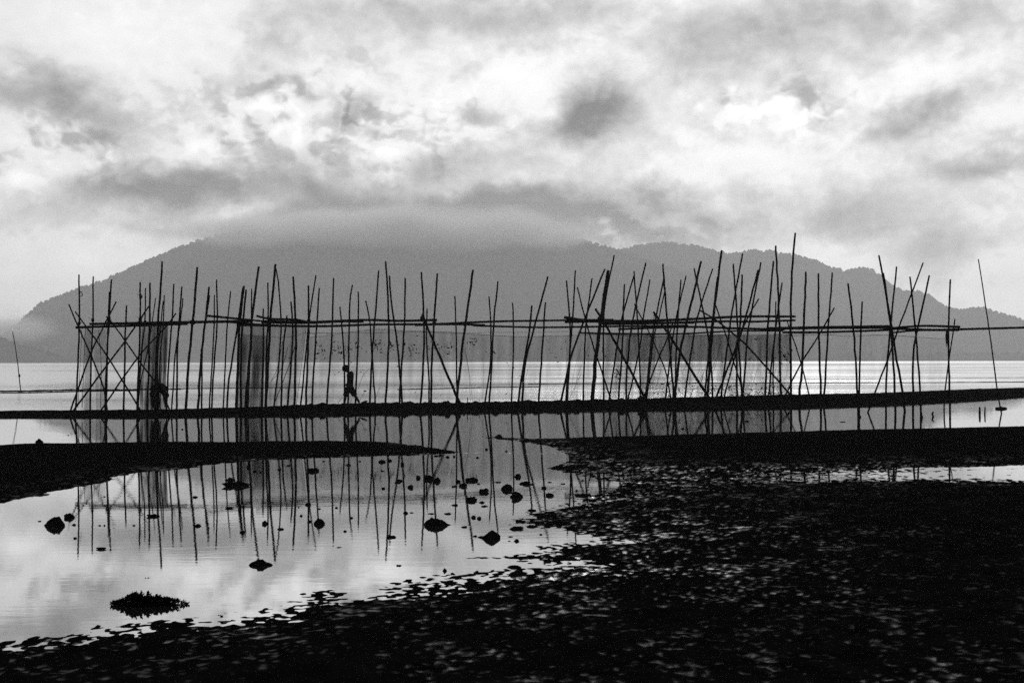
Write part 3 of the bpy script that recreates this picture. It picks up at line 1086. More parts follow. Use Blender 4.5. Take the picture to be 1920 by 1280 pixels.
def pole_label(i):
    pts, th, row = POLES[i]
    (x, y), (bx, by) = pts[0], pts[-1]
    lean = (x - bx) / max(1.0, by - y)
    if i == TALLEST:
        return 'tallest bamboo pole of the whole fence, near the end of the stacked rails'
    if i == THICKEST:
        return 'thickest bamboo pole in the fence, leaning right near the stacked rails'
    size = 'thick' if th >= 3.7 else ('slim' if th >= 2.7 else 'thin')
    how = 'upright' if abs(lean) < 0.035 else ('bamboo brace slanting up %swards' if abs(lean) > 0.22 else '%s-leaning')
    if '%s' in how:
        how = how % ('right' if lean > 0 else 'left')
    for lo, hi, s, txt in LANDMARKS:
        if lo <= x < hi:
            same = sorted([j for j in range(len(POLES)) if lo <= POLES[j][0][0][0] < hi and j not in (TALLEST, THICKEST)],
                          key=lambda j: s * POLES[j][0][0][0])
            place = ORD[same.index(i)] + ' ' + txt
            break
    if 'brace' in how:
        return '%s %s, %s' % (size, how, place)
    return '%s %s bamboo pole, %s' % (size, how, place)


TALLEST = min(range(len(POLES)), key=lambda j: POLES[j][0][0][1])
THICKEST = max(range(len(POLES)), key=lambda j: POLES[j][1])
pole_objs = []
for i, (pts, th, row) in enumerate(POLES):
    q = random.Random(100 + i)
    if row is None:
        fy = at_z(*pts[-1]).y
    else:
        fy = bar_y_px(pts[-1][0]) + row
    wp = []
    n = len(pts)
    tilt = q.uniform(-0.25, 0.25)
    for k, (x, y) in enumerate(pts):
        f = 1 - k / (n - 1)
        wp.append(at_y(x, y, fy + tilt * f))
    foot = wp[-1] + (wp[-1] - wp[-2]).normalized() * 0.45
    foot.z = min(foot.z, -0.2)
    wp.append(foot)
    wp.reverse()
    r = 1.22 * th * fy / FPX / 2
    V, F = bamboo(wp, r * 1.08, r * 0.84, 500 + i)
    base = Vector((wp[0].x, wp[0].y, 0))
    me = pymesh('bamboo_pole', [v - base for v in V], F)
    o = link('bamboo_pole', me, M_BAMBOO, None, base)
    tag(o, pole_label(i), 'pole', 'bamboo poles of the fish fence')
    pole_objs.append((o, wp, r, fy, base))


def lashing(idx, px, py, size=1.0, name='lashing'):
    """turns of rope with loose ends, tied round a pole"""
    o, wp, r, fy, base = pole_objs[idx]
    c = at_y(px, py, fy - 0.01)
    q = random.Random(idx * 3 + int(py))
    g = Geo()
    for k in range(3):
        ring = []
        R0 = r * (1.35 + 0.2 * q.random())
        zz = (k - 1) * r * 1.1
        for a in range(9):
            t = 2 * math.pi * a / 8
            ring.append(c + Vector((math.cos(t) * R0, math.sin(t) * R0, zz + math.sin(t) * r * 0.5)))
        g.add(*tube(ring, [r * 0.42 * size] * 9, 5))
    for k in range(3):
        e = c + Vector((q.uniform(-.16, .16), -r * 1.5, q.uniform(-.2, .12))) * size
        m = c.lerp(e, 0.5) + Vector((q.uniform(-.05, .05), -r, q.uniform(0, .06)))
        g.add(*tube(catmull([c, m, e], 6), [0.010] * 7, 4))
    me = pymesh(name, [v - base for v in g.V], g.F)
    return link(name, me, M_ROPE, o)


for idx, px, py in ((5, 204, 603), (11, 263, 600), (21, 361.5, 604), (28, 448, 606), (34, 507, 600), (39, 579, 602), (53, 814, 605),
                    (54, 792, 597), (68, 1127, 600), (3, 174, 600), (81, 1228, 590), (110, 1671, 617), (0, 148.4, 606)):
    lashing(idx, px, py, 1.0)
lashing(12, 272, 603, 0.8)
lashing(11, 264, 556, 0.9)
lashing(5, 204, 597, 1.3)

# the wire loop hanging near the top of the first tall pole
o0, wp0, r0, fy0, b0 = pole_objs[0]
lp = []
for a in range(15):
    t = 2 * math.pi * a / 14
    lp.append(at_y(151.6 + 2.6 * math.cos(t) + 0.6 * math.sin(2 * t), 551 + 4.6 * math.sin(t), fy0) - b0)
link('hanging_loop', pymesh('hanging_loop', *tube(lp, [0.016] * 15, 5)), M_ROPE, o0)
# frayed cloth on the last pole of the fence
oe, we, re_, fye, be = pole_objs[-2]
rag = Geo()
q = random.Random(5)
for k in range(5):
    p = [at_y(1776 + q.uniform(-2, 2), 617, fye - .03) - be, at_y(1776.5 + q.uniform(-2.5, 2), 634 + q.uniform(-4, 4), fye - .05) - be,
         at_y(1776.5 + q.uniform(-3, 1), 648 + q.uniform(-6, 4), fye - .04) - be]
    rag.add(*tube(catmull(p, 6), [0.03, .035, .03, .03, .022, .015, .006], 5))
rag.build('frayed_rope', M_ROPE, oe)

# standalone poles away from the fence
def lone_pole(pts, th, label, name='bamboo_pole'):
    fy = at_z(*pts[-1]).y
    wp = [at_y(x, y, fy) for x, y in pts]
    foot = wp[-1] + (wp[-1] - wp[-2]).normalized() * 0.4
    wp = (wp + [foot])[::-1]
    r = th * fy / FPX / 2
    V, F = bamboo(wp, r * 1.1, r * 0.75, int(pts[0][0]))
    base = Vector((wp[0].x, wp[0].y, 0))
    o = link(name, pymesh(name, [v - base for v in V], F), M_BAMBOO, None, base)
    tag(o, label, 'pole')
    return o, base, fy, r


lone_pole([(1834.2, 485.5), (1855.6, 623), (1870, 730), (1878, 775)], 2.6,
          'lone thin bamboo pole leaning left beyond the right end of the fence')
o, base, fy, r = lone_pole([(23.7, 621.4), (31, 665), (36, 704.5), (38.6, 732)], 1.8,
                           'thin leaning stick standing in the lagoon at far left')
kn = Geo()
c = at_y(36.2, 705, fy) - base
kn.add(*tube([c + Vector((-.01, 0, .16)), c + Vector((0, 0, .08)), c, c + Vector((0.01, 0, -.1))], [.03, .075, .08, .03], 6))
kn.build('knot', M_ROPE, o)

# short broken stakes
STAKES = [([(1729, 774), (1727, 778), (1729, 783)], 4.2, 'short bent stake in the pool, leftmost of the four stakes at right'),
          ([(1750.5, 771), (1748, 776), (1749.5, 781)], 3.6, 'short bent stake in the pool, second of four from the left'),
          ([(1837, 762.5), (1837, 777)], 4.4, 'stout upright stake in the right-hand pool, left one of a close pair'),
          ([(1847, 762.5), (1846.5, 777)], 3.0, 'slim upright stake in the right-hand pool, right one of a close pair'),
          ([(876.6, 744.5), (876, 764)], 2.0, 'tiny stick standing alone on the bar right of the middle brace')]
for k, (pts, th, lab) in enumerate(STAKES):
    fy = at_z(*pts[-1]).y if k < 4 else bar_y_px(876) + .8
    wp = [at_y(x, y, fy) for x, y in pts]
    wp.append(wp[-1] - Vector((0, 0, .35)))
    wp.reverse()
    r = th * fy / FPX / 2
    V, F = tube(catmull(wp, 9), [r * (1.1 - 0.035 * i + 0.08 * math.sin(i * 2.1 + k)) for i in range(9)] + [r * .55], 7)
    base = Vector((wp[0].x, wp[0].y, 0))
    o = link('stake', pymesh('stake', [v - base for v in V], F), M_BAMBOO, None, base)
    tag(o, lab, 'stake', 'short stakes near the fence')

# ------------------------------------------------------------------ rails lashed along the poles
RAILS = [
    ([(142, 613.8), (250, 610.5), (352, 607.5)], 4.0, .45, 'lower rail at the left end of the fence, ending near the bent person'),
    ([(168, 607.5), (270, 605.5), (360, 604), (470, 602)], 4.6, .35, 'upper rail over the left end, running on to the dark net'),
    ([(388.5, 592), (448, 597.7), (491, 602)], 3.8, .3, 'short rail sloping down to the right towards the dark net'),
    ([(359, 604.5), (406, 602.5), (445, 605), (498, 609.5), (560, 611)], 3.8, .5, 'sagging rail passing behind the top of the dark net'),
    ([(445, 609), (600, 611.6), (700, 608.5), (830, 608), (909, 609)], 4.2, .4, 'long low rail above the walking person and the middle brace'),
    ([(481, 592), (506, 597.7), (550.7, 599), (574, 603)], 3.8, .25, 'bent rail with a pointed left tip above the dark net'),
    ([(491, 603.5), (580, 604.5), (640, 602), (681.6, 602.8)], 5.6, .35, 'thick rail ending just right of the walking person'),
    ([(590, 604), (681.6, 599.9), (748, 601.5), (819, 599.8)], 4.0, .45, 'upper rail whose right end stops at the middle brace'),
    ([(778, 609.5), (840, 606.5), (929, 602.6), (1047.7, 600.6), (1150, 599)], 3.7, .35, 'rising rail across the open middle of the fence'),
    ([(887.5, 610.4), (988, 613.3), (1040, 613.5), (1159, 611.8), (1290, 610.5)], 3.4, .5, 'lower rail across the open middle of the fence'),
    ([(1058.4, 594.8), (1099.4, 600.8), (1188.5, 602), (1289, 598.5), (1390, 593.5), (1491, 593.3)], 4.8, .3,
     'topmost rail of the right-hand stack, ending at the tallest pole'),
    ([(1059, 603.9), (1129, 603), (1218, 605.5), (1300, 605)], 3.8, .4, 'second rail of the stack, starting below the topmost rail\'s left tip'),
    ([(1130, 607), (1230, 606), (1342.5, 602.4), (1407.8, 603), (1491, 600.4)], 4.2, .45, 'blunt-ended rail just below the topmost right rail'),
    ([(1160, 617), (1289, 612.8), (1378, 615.5), (1470, 617.6)], 4.0, .5, 'middle rail of the right-hand stack, below the blunt-ended ones'),
    ([(1084.6, 624), (1159, 625.4), (1280, 625.5), (1378, 620.5), (1467, 620.5)], 3.0, .6, 'lowest thin rail of the right-hand stack above the net'),
    ([(1440, 616), (1529, 614.3), (1600, 613.5), (1668, 612.8)], 5.6, .4, 'thick rail right of the tallest pole'),
    ([(1468, 623), (1529, 623), (1600, 621), (1668, 618.5)], 3.8, .5, 'thinner rail below the thick rail right of the tallest pole'),
    ([(1659.6, 615.5), (1731, 610.8), (1798.6, 612.8)], 3.4, .3, 'upper rail over the right end of the fence'),
    ([(1656.7, 615), (1731, 618), (1797, 618.8)], 4.0, .4, 'lower rail over the right end of the fence'),
    ([(1674.5, 623.5), (1716, 619.5), (1796, 617.2), (1920, 614), (2010, 611)], 3.2, .55, 'long thin rail running out of the picture at right'),
]
for k, (pts, th, off, lab) in enumerate(RAILS):
    wp = []
    for x, y in pts:
        fy = bar_y_px(x) + off
        if x > 1560:
            fy = bar_y_px(1560) + off + (x - 1560) / 240 * (at_z(1700, 776).y - bar_y_px(1560)) * (1 if x < 1800 else 240 / (x - 1560))
        wp.append(at_y(x, y, fy))
    r = 1.15 * th * wp[0].y / FPX / 2
    flip = k % 2
    V, F = bamboo(wp, r * (0.92 if flip else 1.08), r * (1.08 if flip else 0.85), 900 + k)
    base = wp[0].copy()
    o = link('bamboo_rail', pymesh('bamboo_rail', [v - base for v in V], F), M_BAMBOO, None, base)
    tag(o, lab, 'rail', 'bamboo rails along the top of the fence')

# ------------------------------------------------------------------ nets
def net(top, bot, row, cover, label, folds=0.10, nx=40, nz=14, seed=0, ropes=(), strings=(), scraps=()):
    """top and bottom edges as pixel curves; hung between the rows of poles"""
    q = random.Random(seed)
    ph = [q.uniform(0, 6.3) for _ in range(4)]
    tx, ty = [p[0] for p in top], [p[1] for p in top]
    bx, by = [p[0] for p in bot], [p[1] for p in bot]
    V, F = [], []
    c0 = at_y(tx[0], ty[0], bar_y_px(tx[0]) + row)
    base = Vector((c0.x, c0.y, 0))
    def dist(px):
        return bar_y_px(min(px, 1560)) + row
    for j in range(nz + 1):
        g = j / nz
        for i in range(nx + 1):
            f = i / nx
            xt = tx[0] + (tx[-1] - tx[0]) * f
            yt = np.interp(xt, tx, ty)
            xb = bx[0] + (bx[-1] - bx[0]) * f
            yb = np.interp(xb, bx, by)
            x, y = xt + (xb - xt) * g, yt + (yb - yt) * g
            d = dist(x) + folds * (math.sin(f * nx * 0.55 + ph[0] + g) + 0.6 * math.sin(f * nx * 0.23 + ph[1] + 2 * g)) * (0.3 + g)
            V.append(at_y(x, y, d) - base)
    for j in range(nz):
        for i in range(nx):
            a = j * (nx + 1) + i
            F.append((a, a + 1, a + nx + 2, a + nx + 1))
    root = link('fishing_net', pymesh('fishing_net', V, F), net_material('net_weave', cover), None, base)
    tag(root, label, 'net', 'nets hung on the fish fence')
    for pts, th in ropes:
        wp = [at_y(x, y, dist(x) - 0.02) - base for x, y in pts]
        n = max(8, len(wp) * 5)
        link('head_rope', pymesh('head_rope', *tube(catmull(wp, n), [th * 55 / FPX / 2] * (n + 1), 4)), M_ROPE, root)
    for pts, th in strings:
        wp = [at_y(x, y, dist(x) - 0.04) - base for x, y in pts]
        link('hanging_twine', pymesh('hanging_twine', *tube(catmull(wp, 8), [th * 55 / FPX / 2] * 9, 4)), M_ROPE, root)
    if scraps:
        g = Geo()
        for (cx, cy, sx, sy, n, ang) in scraps:
            for _ in range(n):
                x, y = cx + q.gauss(0, sx), cy + q.gauss(0, sy)
                s = abs(q.gauss(0, 1)) * 1.1 + 0.5
                a = R(ang + q.gauss(0, 35))
                dx, dy = math.cos(a) * s * 1.3, math.sin(a) * s * 1.3
                d = dist(x) - 0.03
                w = 0.35 * s
                pts = [(x - dx, y - dy), (x + dy * w / s, y - dx * w / s), (x + dx, y + dy), (x - dy * w / s, y + dx * w / s)]
                f4 = [at_y(px, py, d) - base for px, py in pts]
                b4 = [p + Vector((0, 0.02, 0)) for p in f4]
                g.add(f4 + b4, [(0, 1, 2, 3), (7, 6, 5, 4), (0, 4, 5, 1), (1, 5, 6, 2), (2, 6, 7, 3), (3, 7, 4, 0)])
        sc = link('weed_scraps', pymesh('weed_scraps', g.V, g.F, False), M_WEED, root)
        sc['kind'] = 'stuff'
    return root


net([(152, 616), (200, 614)], [(152, 768), (198, 768)], 1.05, .17, 'faint slack net at the left end of the fence', .15, 26, 12, 1,
    strings=[([(153, 617), (150, 690), (146, 764)], .8), ([(185, 618), (190, 690), (188, 764)], .9), ([(160, 616), (157, 690), (154, 764)], 1.0)])
net([(160, 617), (172, 617)], [(158, 768), (170, 768)], 1.2, .38, 'narrow bunched strip of net near the left end', .2, 12, 12, 21)
net([(176, 617), (198, 617)], [(180, 768), (199, 768)], 1.35, .30, 'narrow strip of net beside the left crossed braces', .2, 12, 12, 22)
net([(262, 612), (316, 608)], [(262, 768), (309, 768)], 1.25, .62, 'dark bunched net hanging behind the bent-over person', .22, 30, 12, 2,
    strings=[([(268, 612), (262, 690), (256, 764)], 1.0), ([(300, 612), (303, 690), (298, 740)], .9), ([(312, 612), (308, 690), (302, 740)], .8)])
net([(280, 612), (303, 609)], [(282, 768), (302, 768)], 0.22, .70, 'doubled darkest fold of net hanging over the bent-over person', .22, 16, 12, 23)
net([(446, 611), (497, 612)], [(444, 768), (494, 767)], 1.15, .62, 'darkest square of net in the left half, reaching the rails', .12, 26, 12, 3)
net([(452, 628), (503, 630)], [(452, 768), (500, 767)], 1.3, .55, 'second layer of net over the darkest square', .12, 26, 12, 4,
    ropes=[([(450, 627), (478, 629), (503, 631)], .9)])
net([(497, 612), (573, 614)], [(497, 767), (554, 766)], 1.1, .42, 'grey net with a slanting right edge beside the dark square', .15, 34, 12, 5,
    ropes=[([(497, 630), (520, 632), (552, 630), (574, 624), (620, 625)], .8)],
    strings=[([(574, 614), (566, 680), (555, 764)], 1.0), ([(540, 650), (528, 690), (508, 715)], 1.0), ([(556, 640), (540, 690), (515, 755)], 1.6),
             ([(530, 640), (520, 690), (509, 712)], .8)])
net([(575, 633), (612, 629), (660, 622), (710, 617), (760, 620), (850, 622), (900, 627), (980, 631), (1066, 629)], [(573, 766), (1062, 759)], 1.0, .25,
    'long pale net hung with weed across the middle of the fence', .12, 150, 14, 6,
    ropes=[([(575, 633), (612, 629), (660, 622), (710, 617), (760, 620), (850, 623), (900, 627), (980, 631), (1066, 629)], .9),
           ([(575, 626), (640, 623.5), (710, 624), (790, 622), (850, 625), (920, 623), (1000, 623), (1066, 621)], .7)],
    strings=[([(693, 690), (680, 705), (671, 730)], .7), ([(866, 640), (878, 690), (882, 752)], .7), ([(872, 650), (880, 700), (886, 752)], .6),
             ([(683, 735), (676, 748), (672, 756)], .7), ([(905, 670), (907, 700), (905, 745)], .5), ([(642, 745), (636, 752), (633, 760)], .9),
             ([(712, 725), (706, 742), (700, 757)], .8), ([(660, 748), (655, 757)], .9), ([(990, 690), (984, 720), (976, 750)], .5)],
    scraps=[(600, 657, 6, 8, 26, 60), (631, 655, 8, 8, 60, -50), (658, 651, 6, 8, 26, -50), (688, 648, 8, 8, 12, -60), (709, 645, 6, 6, 40, 20),
            (736, 649, 6, 6, 34, 30), (768, 654, 9, 6, 46, -30), (800, 650, 12, 8, 16, 0), (832, 650, 9, 7, 24, -20), (843, 655, 4, 6, 14, 60),
            (885, 641, 6, 6, 34, 20), (950, 660, 40, 14, 26, 0), (1030, 655, 16, 14, 18, 0), (700, 690, 60, 16, 22, 0), (850, 730, 90, 16, 20, 0)])
net([(1062, 629), (1120, 627), (1230, 626)], [(1060, 759), (1226, 757)], 1.0, .30, 'net with slanting twines right of the open middle', .14, 50, 12, 7,
    ropes=[([(1062, 629), (1120, 627), (1200, 628), (1230, 627)], .9), ([(1098, 673), (1150, 676), (1225, 676)], .8)],
    strings=[([(1093, 640), (1078, 690), (1070, 740)], .7), ([(1104, 650), (1085, 700), (1074, 745)], .7), ([(1090, 700), (1078, 725), (1066, 752)], .8),
             ([(1135, 690), (1132, 720), (1124, 752)], .7)],
    scraps=[(1160, 697, 5, 10, 40, 80), (1110, 660, 20, 10, 10, 0)])
net([(1136, 628), (1300, 627), (1483, 626)], [(1132, 757), (1483, 751)], 1.2, .42, 'dark wide net between the thickest and the tallest poles', .14, 120, 12, 8,
    ropes=[([(1136, 628), (1230, 631), (1330, 629), (1400, 627), (1483, 627)], .9), ([(1240, 625), (1340, 628), (1420, 623), (1483, 628)], .7)],
    strings=[([(x, y), (x - 9, y + 32), (x - 22, y + 62)], .8) for x, y in ((1240, 690), (1275, 680), (1312, 690), (1335, 650), (1348, 660), (1352, 640),
                                                                         (1300, 640), (1322, 690), (1455, 690), (1462, 690), (1420, 690))],
    scraps=[(1345, 735, 60, 8, 170, 0), (1420, 735, 30, 8, 110, 0), (1240, 735, 25, 8, 60, 0), (1405, 672, 40, 3, 20, 0), (1470, 665, 6, 8, 26, 80),
            (1415, 635, 2, 1, 5, 0), (1235, 660, 30, 14, 14, 0), (1290, 715, 60, 10, 60, 0)])
net([(1200, 630), (1300, 629), (1480, 628)], [(1203, 757), (1480, 752)], 1.45, .32, 'second layer of net behind the crowded right-hand poles', .14, 90, 12, 9)
net([(1484, 627), (1597, 630), (1665, 628), (1722, 632), (1777, 635)], [(1484, 750), (1775, 746)], .9, .11, 'very faint net between the tallest pole and the right end',
    .1, 60, 10, 10,
    ropes=[([(1484, 627), (1540, 627), (1597, 630), (1665, 628), (1722, 632), (1777, 635.5)], .9), ([(1484, 630), (1560, 626.5), (1640, 627.5), (1720, 631)], .7)])

# ------------------------------------------------------------------ floating booms out in the lagoon
BOOMS = [([(-60, 733), (60, 733), (140, 731), (240, 730.5), (340, 729.5)], 3.8, 'thick floating bamboo boom in the lagoon at far left'),
         ([(-60, 735.5), (50, 736), (150, 733.5), (260, 732)], 2.8, 'second thinner floating boom just in front of the thick one'),
         ([(330, 728.5), (420, 727.5), (500, 726.5), (585, 726)], 1.5, 'thin floating line behind the dark net'),
         ([(745, 730), (840, 728), (920, 726), (1010, 725)], 2.0, 'floating bamboo boom behind the open middle of the fence'),
         ([(990, 719.5), (1100, 718.8), (1250, 718.4), (1400, 718), (1600, 717.5), (1760, 717), (1980, 715.5)], 2.2,
          'long floating line behind the right half of the fence'),
         ([(1500, 711), (1640, 710), (1780, 709), (1980, 707)], .8, 'thin farther floating line beyond the right half of the fence')]
for k, (pts, th, lab) in enumerate(BOOMS):
    wp = [at_z(x, y, 0.03) for x, y in pts]
    r = th * wp[0].y / FPX / 2
    n = 60
    q = random.Random(k)
    cl = catmull(wp, n)
    cl = [c + Vector((0, 0, q.uniform(-.2, .2) * r)) for c in cl]
    V, F = tube(cl, [r * (1 + q.uniform(-.35, .2)) for _ in range(n + 1)], 6)
    base = wp[0].copy()
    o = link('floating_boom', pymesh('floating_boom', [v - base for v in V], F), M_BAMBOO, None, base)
    tag(o, lab, 'boom', 'floating booms in the lagoon')

# ------------------------------------------------------------------ people
def skin_body(name, joints, edges, root_i, parent, m):
    """one continuous figure grown round a skeleton: joints are (point, radius across, radius deep)"""
    me = bpy.data.meshes.new(name)
    me.from_pydata([tuple(j[0]) for j in joints], edges, [])
    o = link(name, me, m, parent)
    md = o.modifiers.new('skin', 'SKIN')
    md.use_smooth_shade = True
    md.branch_smoothing = 0.6
    lay = me.skin_vertices[0].data if me.skin_vertices else None
    if lay is None:
        bm = bmesh.new(); bm.from_mesh(me); bm.verts.layers.skin.verify(); bm.to_mesh(me); bm.free()
        lay = me.skin_vertices[0].data
    for k, j in enumerate(joints):
        lay[k].radius = (1.25 * j[1], 1.15 * (j[2] if len(j) > 2 else j[1]))
        lay[k].use_root = (k == root_i)
    sb = o.modifiers.new('smooth', 'SUBSURF')
    sb.levels = sb.render_levels = 2
    return o


def blob(name, c, rx, ry, rz, parent, m, rot=0.0, chin=0.0, nose=0.0, facing=-1):
    bm = bmesh.new()
    bmesh.ops.create_icosphere(bm, subdivisions=3, radius=1)
    for v in bm.verts:
        x, y, z = v.co
        if z < 0:
            k = 1 + chin * z
            x = x * k + facing * 0.18 * chin * -z
            y *= (1 + 0.9 * chin * z)
        if nose and facing * x > 0.8 and -0.35 < z < 0.15 and abs(y) < 0.3:
            x += facing * nose
        v.co = (x * rx, y * ry, z * rz)
    bmesh.ops.rotate(bm, verts=bm.verts, cent=(0, 0, 0), matrix=Matrix.Rotation(rot, 3, 'Y'))
    bmesh.ops.translate(bm, verts=bm.verts, vec=Vector(c))
    me = bpy.data.meshes.new(name)
    bm.to_mesh(me)
    bm.free()
    me.polygons.foreach_set('use_smooth', [True] * len(me.polygons))
    return link(name, me, m, parent)


def person(px0, py0, dist, build):
    base = at_y(px0, py0, dist)
    root = empty('person', base)

    def P(x, y, dy=0.0):
        return at_y(x, y, dist + dy) - base
    build(root, P)
    return root


def limb_part(name, pts, radii, root, m):
    n = 14
    cl = catmull(pts, n)
    rr = [1.12 * float(np.interp(i / n, np.linspace(0, 1, len(radii)), radii)) for i in range(n + 1)]
    return link(name, pymesh(name, *tube(cl, rr, 10)), m, root)


def walking(root, P):
    J = [(P(655.5, 727), .125, .15),      # 0 pelvis
         (P(656.5, 718), .105, .14), (P(657, 708), .115, .155), (P(656.3, 700), .115, .17),   # spine, chest
         (P(653.6, 696.2), .092, .09), (P(651.0, 694.0), .080, .08), (P(648.6, 692.4), .09, .08),      # neck, skull base
         (P(652.5, 730, -.09), .088), (P(649.5, 736, -.09), .078), (P(647.5, 743, -.08), .058), (P(646.3, 750, -.08), .05), (P(645.6, 755.8, -.08), .038),
         (P(642.5, 757.6, -.08), .032),
         (P(659, 730, .09), .088), (P(662.5, 736, .09), .075), (P(666, 742, .09), .057), (P(670, 748.5, .09), .05), (P(673.8, 754.3, .09), .036),
         (P(672.5, 757.6, .09), .03),
         (P(656.5, 699.8, -.17), .058), (P(657.5, 707.5, -.20), .045), (P(657.5, 714, -.21), .040), (P(653, 718.5, -.2), .034), (P(649, 721, -.16), .028), (P(646.6, 721.6, -.14), .030),
         (P(656.5, 699.8, .17), .058), (P(656.8, 707.5, .20), .045), (P(656, 714, .21), .040), (P(652, 718.5, .19), .034), (P(648.8, 721.5, .15), .028), (P(646.8, 722.5, .13), .030)]
    E = [(0, 1), (1, 2), (2, 3), (3, 4), (4, 5), (5, 6), (0, 7), (7, 8), (8, 9), (9, 10), (10, 11), (11, 12), (0, 13), (13, 14), (14, 15), (15, 16),
         (16, 17), (17, 18), (3, 19), (19, 20), (20, 21), (21, 22), (22, 23), (23, 24), (3, 25), (25, 26), (26, 27), (27, 28), (28, 29), (29, 30)]
    skin_body('body', J, E, 0, root, M_SKIN)
    blob('head', P(647.4, 690.9), .128, .1, .15, root, M_SKIN, R(-28), .28, .16, -1)
    blob('hair', P(648.3, 689.6), .134, .11, .132, root, M_HAIR, R(-20), 0, 0)
    limb_part('shorts_leg', [P(653.2, 727, -.08), P(650.2, 735, -.09), P(648, 742, -.085)], [.115, .112, .1], root, M_CLOTH)
    limb_part('shorts_leg', [P(657.6, 727, .08), P(662, 735.5, .09), P(665.4, 741, .09)], [.115, .11, .098], root, M_CLOTH)
    # what is carried in front of the waist
    limb_part('shirt', [P(655.4, 728.5), P(656.5, 716), P(656.7, 701), P(655.2, 697)], [.135, .118, .135, .075], root, M_CLOTH)
    for s in (-1, 1):
        for k in range(4):
            a = P(646.6, 721.3 + k * .5, s * (.14 - .018 * k))
            limb_part('finger', [a, a + Vector((-.03, 0, -.03)), a + Vector((-.02, 0, -.055))], [.010, .009, .006], root, M_SKIN)
        limb_part('thumb', [P(647.2, 721, s * .12), P(646.2, 720.4, s * .11)], [.011, .008], root, M_SKIN)


p1 = person(655, 757.5, bar_y_px(655) + 0.35, walking)
tag(p1, 'person walking left along the bar with head bowed and hands in front', 'person')


def bending(root, P):
    J = [(P(288, 733), .14, .16), (P(293, 727.5), .13, .16), (P(300, 725), .125, .165), (P(306.5, 729), .12, .175),
         (P(309.2, 734), .065, .07), (P(310.2, 737.5), .06, .065), (P(310.8, 741), .085, .08),
         (P(287.5, 739, -.1), .092), (P(289, 746, -.1), .08), (P(290.5, 752, -.1), .06), (P(290, 758, -.1), .053), (P(289, 765.5, -.1), .04), (P(294, 768.3, -.1), .033),
         (P(289.5, 739, .1), .092), (P(292.5, 746, .1), .08), (P(295, 752, .1), .06), (P(294.5, 758, .1), .053), (P(293.5, 765.5, .1), .04), (P(298.5, 768.3, .1), .033),
         (P(307, 731, -.18), .06), (P(309, 739, -.2), .047), (P(310.5, 746, -.2), .042), (P(311.8, 753, -.18), .035), (P(313, 759.5, -.16), .028), (P(314, 763, -.15), .03),
         (P(307, 731, .18), .06), (P(307.6, 739, .2), .047), (P(308, 746, .2), .042), (P(309, 753, .18), .035), (P(310, 760, .16), .028), (P(310.8, 763.5, .15), .03)]
    E = [(0, 1), (1, 2), (2, 3), (3, 4), (4, 5), (5, 6), (0, 7), (7, 8), (8, 9), (9, 10), (10, 11), (11, 12), (0, 13), (13, 14), (14, 15), (15, 16),
         (16, 17), (17, 18), (3, 19), (19, 20), (20, 21), (21, 22), (22, 23), (23, 24), (3, 25), (25, 26), (26, 27), (27, 28), (28, 29), (29, 30)]
    skin_body('body', J, E, 0, root, M_SKIN)
    blob('head', P(311.4, 741.5), .105, .085, .125, root, M_SKIN, R(60), .28, .16, 1)
    blob('hair', P(311.4, 740.2), .112, .094, .112, root, M_HAIR, R(60), 0, 0)
    limb_part('trouser_leg', [P(287.8, 735, -.08), P(288.8, 746, -.1), P(290, 758, -.1), P(289.4, 764, -.1)], [.14, .125, .1, .085], root, M_CLOTH)
    limb_part('trouser_leg', [P(289.2, 735, .08), P(292.5, 746, .1), P(294.5, 758, .1), P(293.8, 764, .1)], [.14, .125, .1, .085], root, M_CLOTH)
    limb_part('shirt', [P(286.6, 734.5), P(292, 728.5), P(300, 726.2), P(307, 730.5), P(309.2, 734)], [.165, .165, .16, .165, .09], root, M_CLOTH)
    for s in (-1, 1):
        for k in range(4):
            a = P(313.2 if s < 0 else 310, 762.6 + k * .3, s * (.165 - .018 * k))
            limb_part('finger', [a, a + Vector((.015, 0, -.04)), a + Vector((.0, 0, -.065))], [.010, .009, .006], root, M_SKIN)
        limb_part('thumb', [P(312 if s < 0 else 309, 761.5, s * .13), P(311 if s < 0 else 308.4, 763, s * .12)], [.011, .008], root, M_SKIN)


p2 = person(291, 769, bar_y_px(291) + 0.40, bending)
tag(p2, 'person bent double facing right, reaching down among the left-hand poles', 'person')

# a piece of driftwood behind the walker's foot
c = at_y(683, 754, bar_y_px(680) + .5)
V, F = tube(catmull([at_y(674, 757.5, c.y), at_y(682, 754, c.y), at_y(689, 751.6, c.y)], 6), [.02, .03, .045, .05, .05, .045, .03], 7)
tag(link('driftwood', pymesh('driftwood', [v - c for v in V], F), M_BAMBOO, None, c), 'stub of driftwood sticking up behind the walking person', 'driftwood')

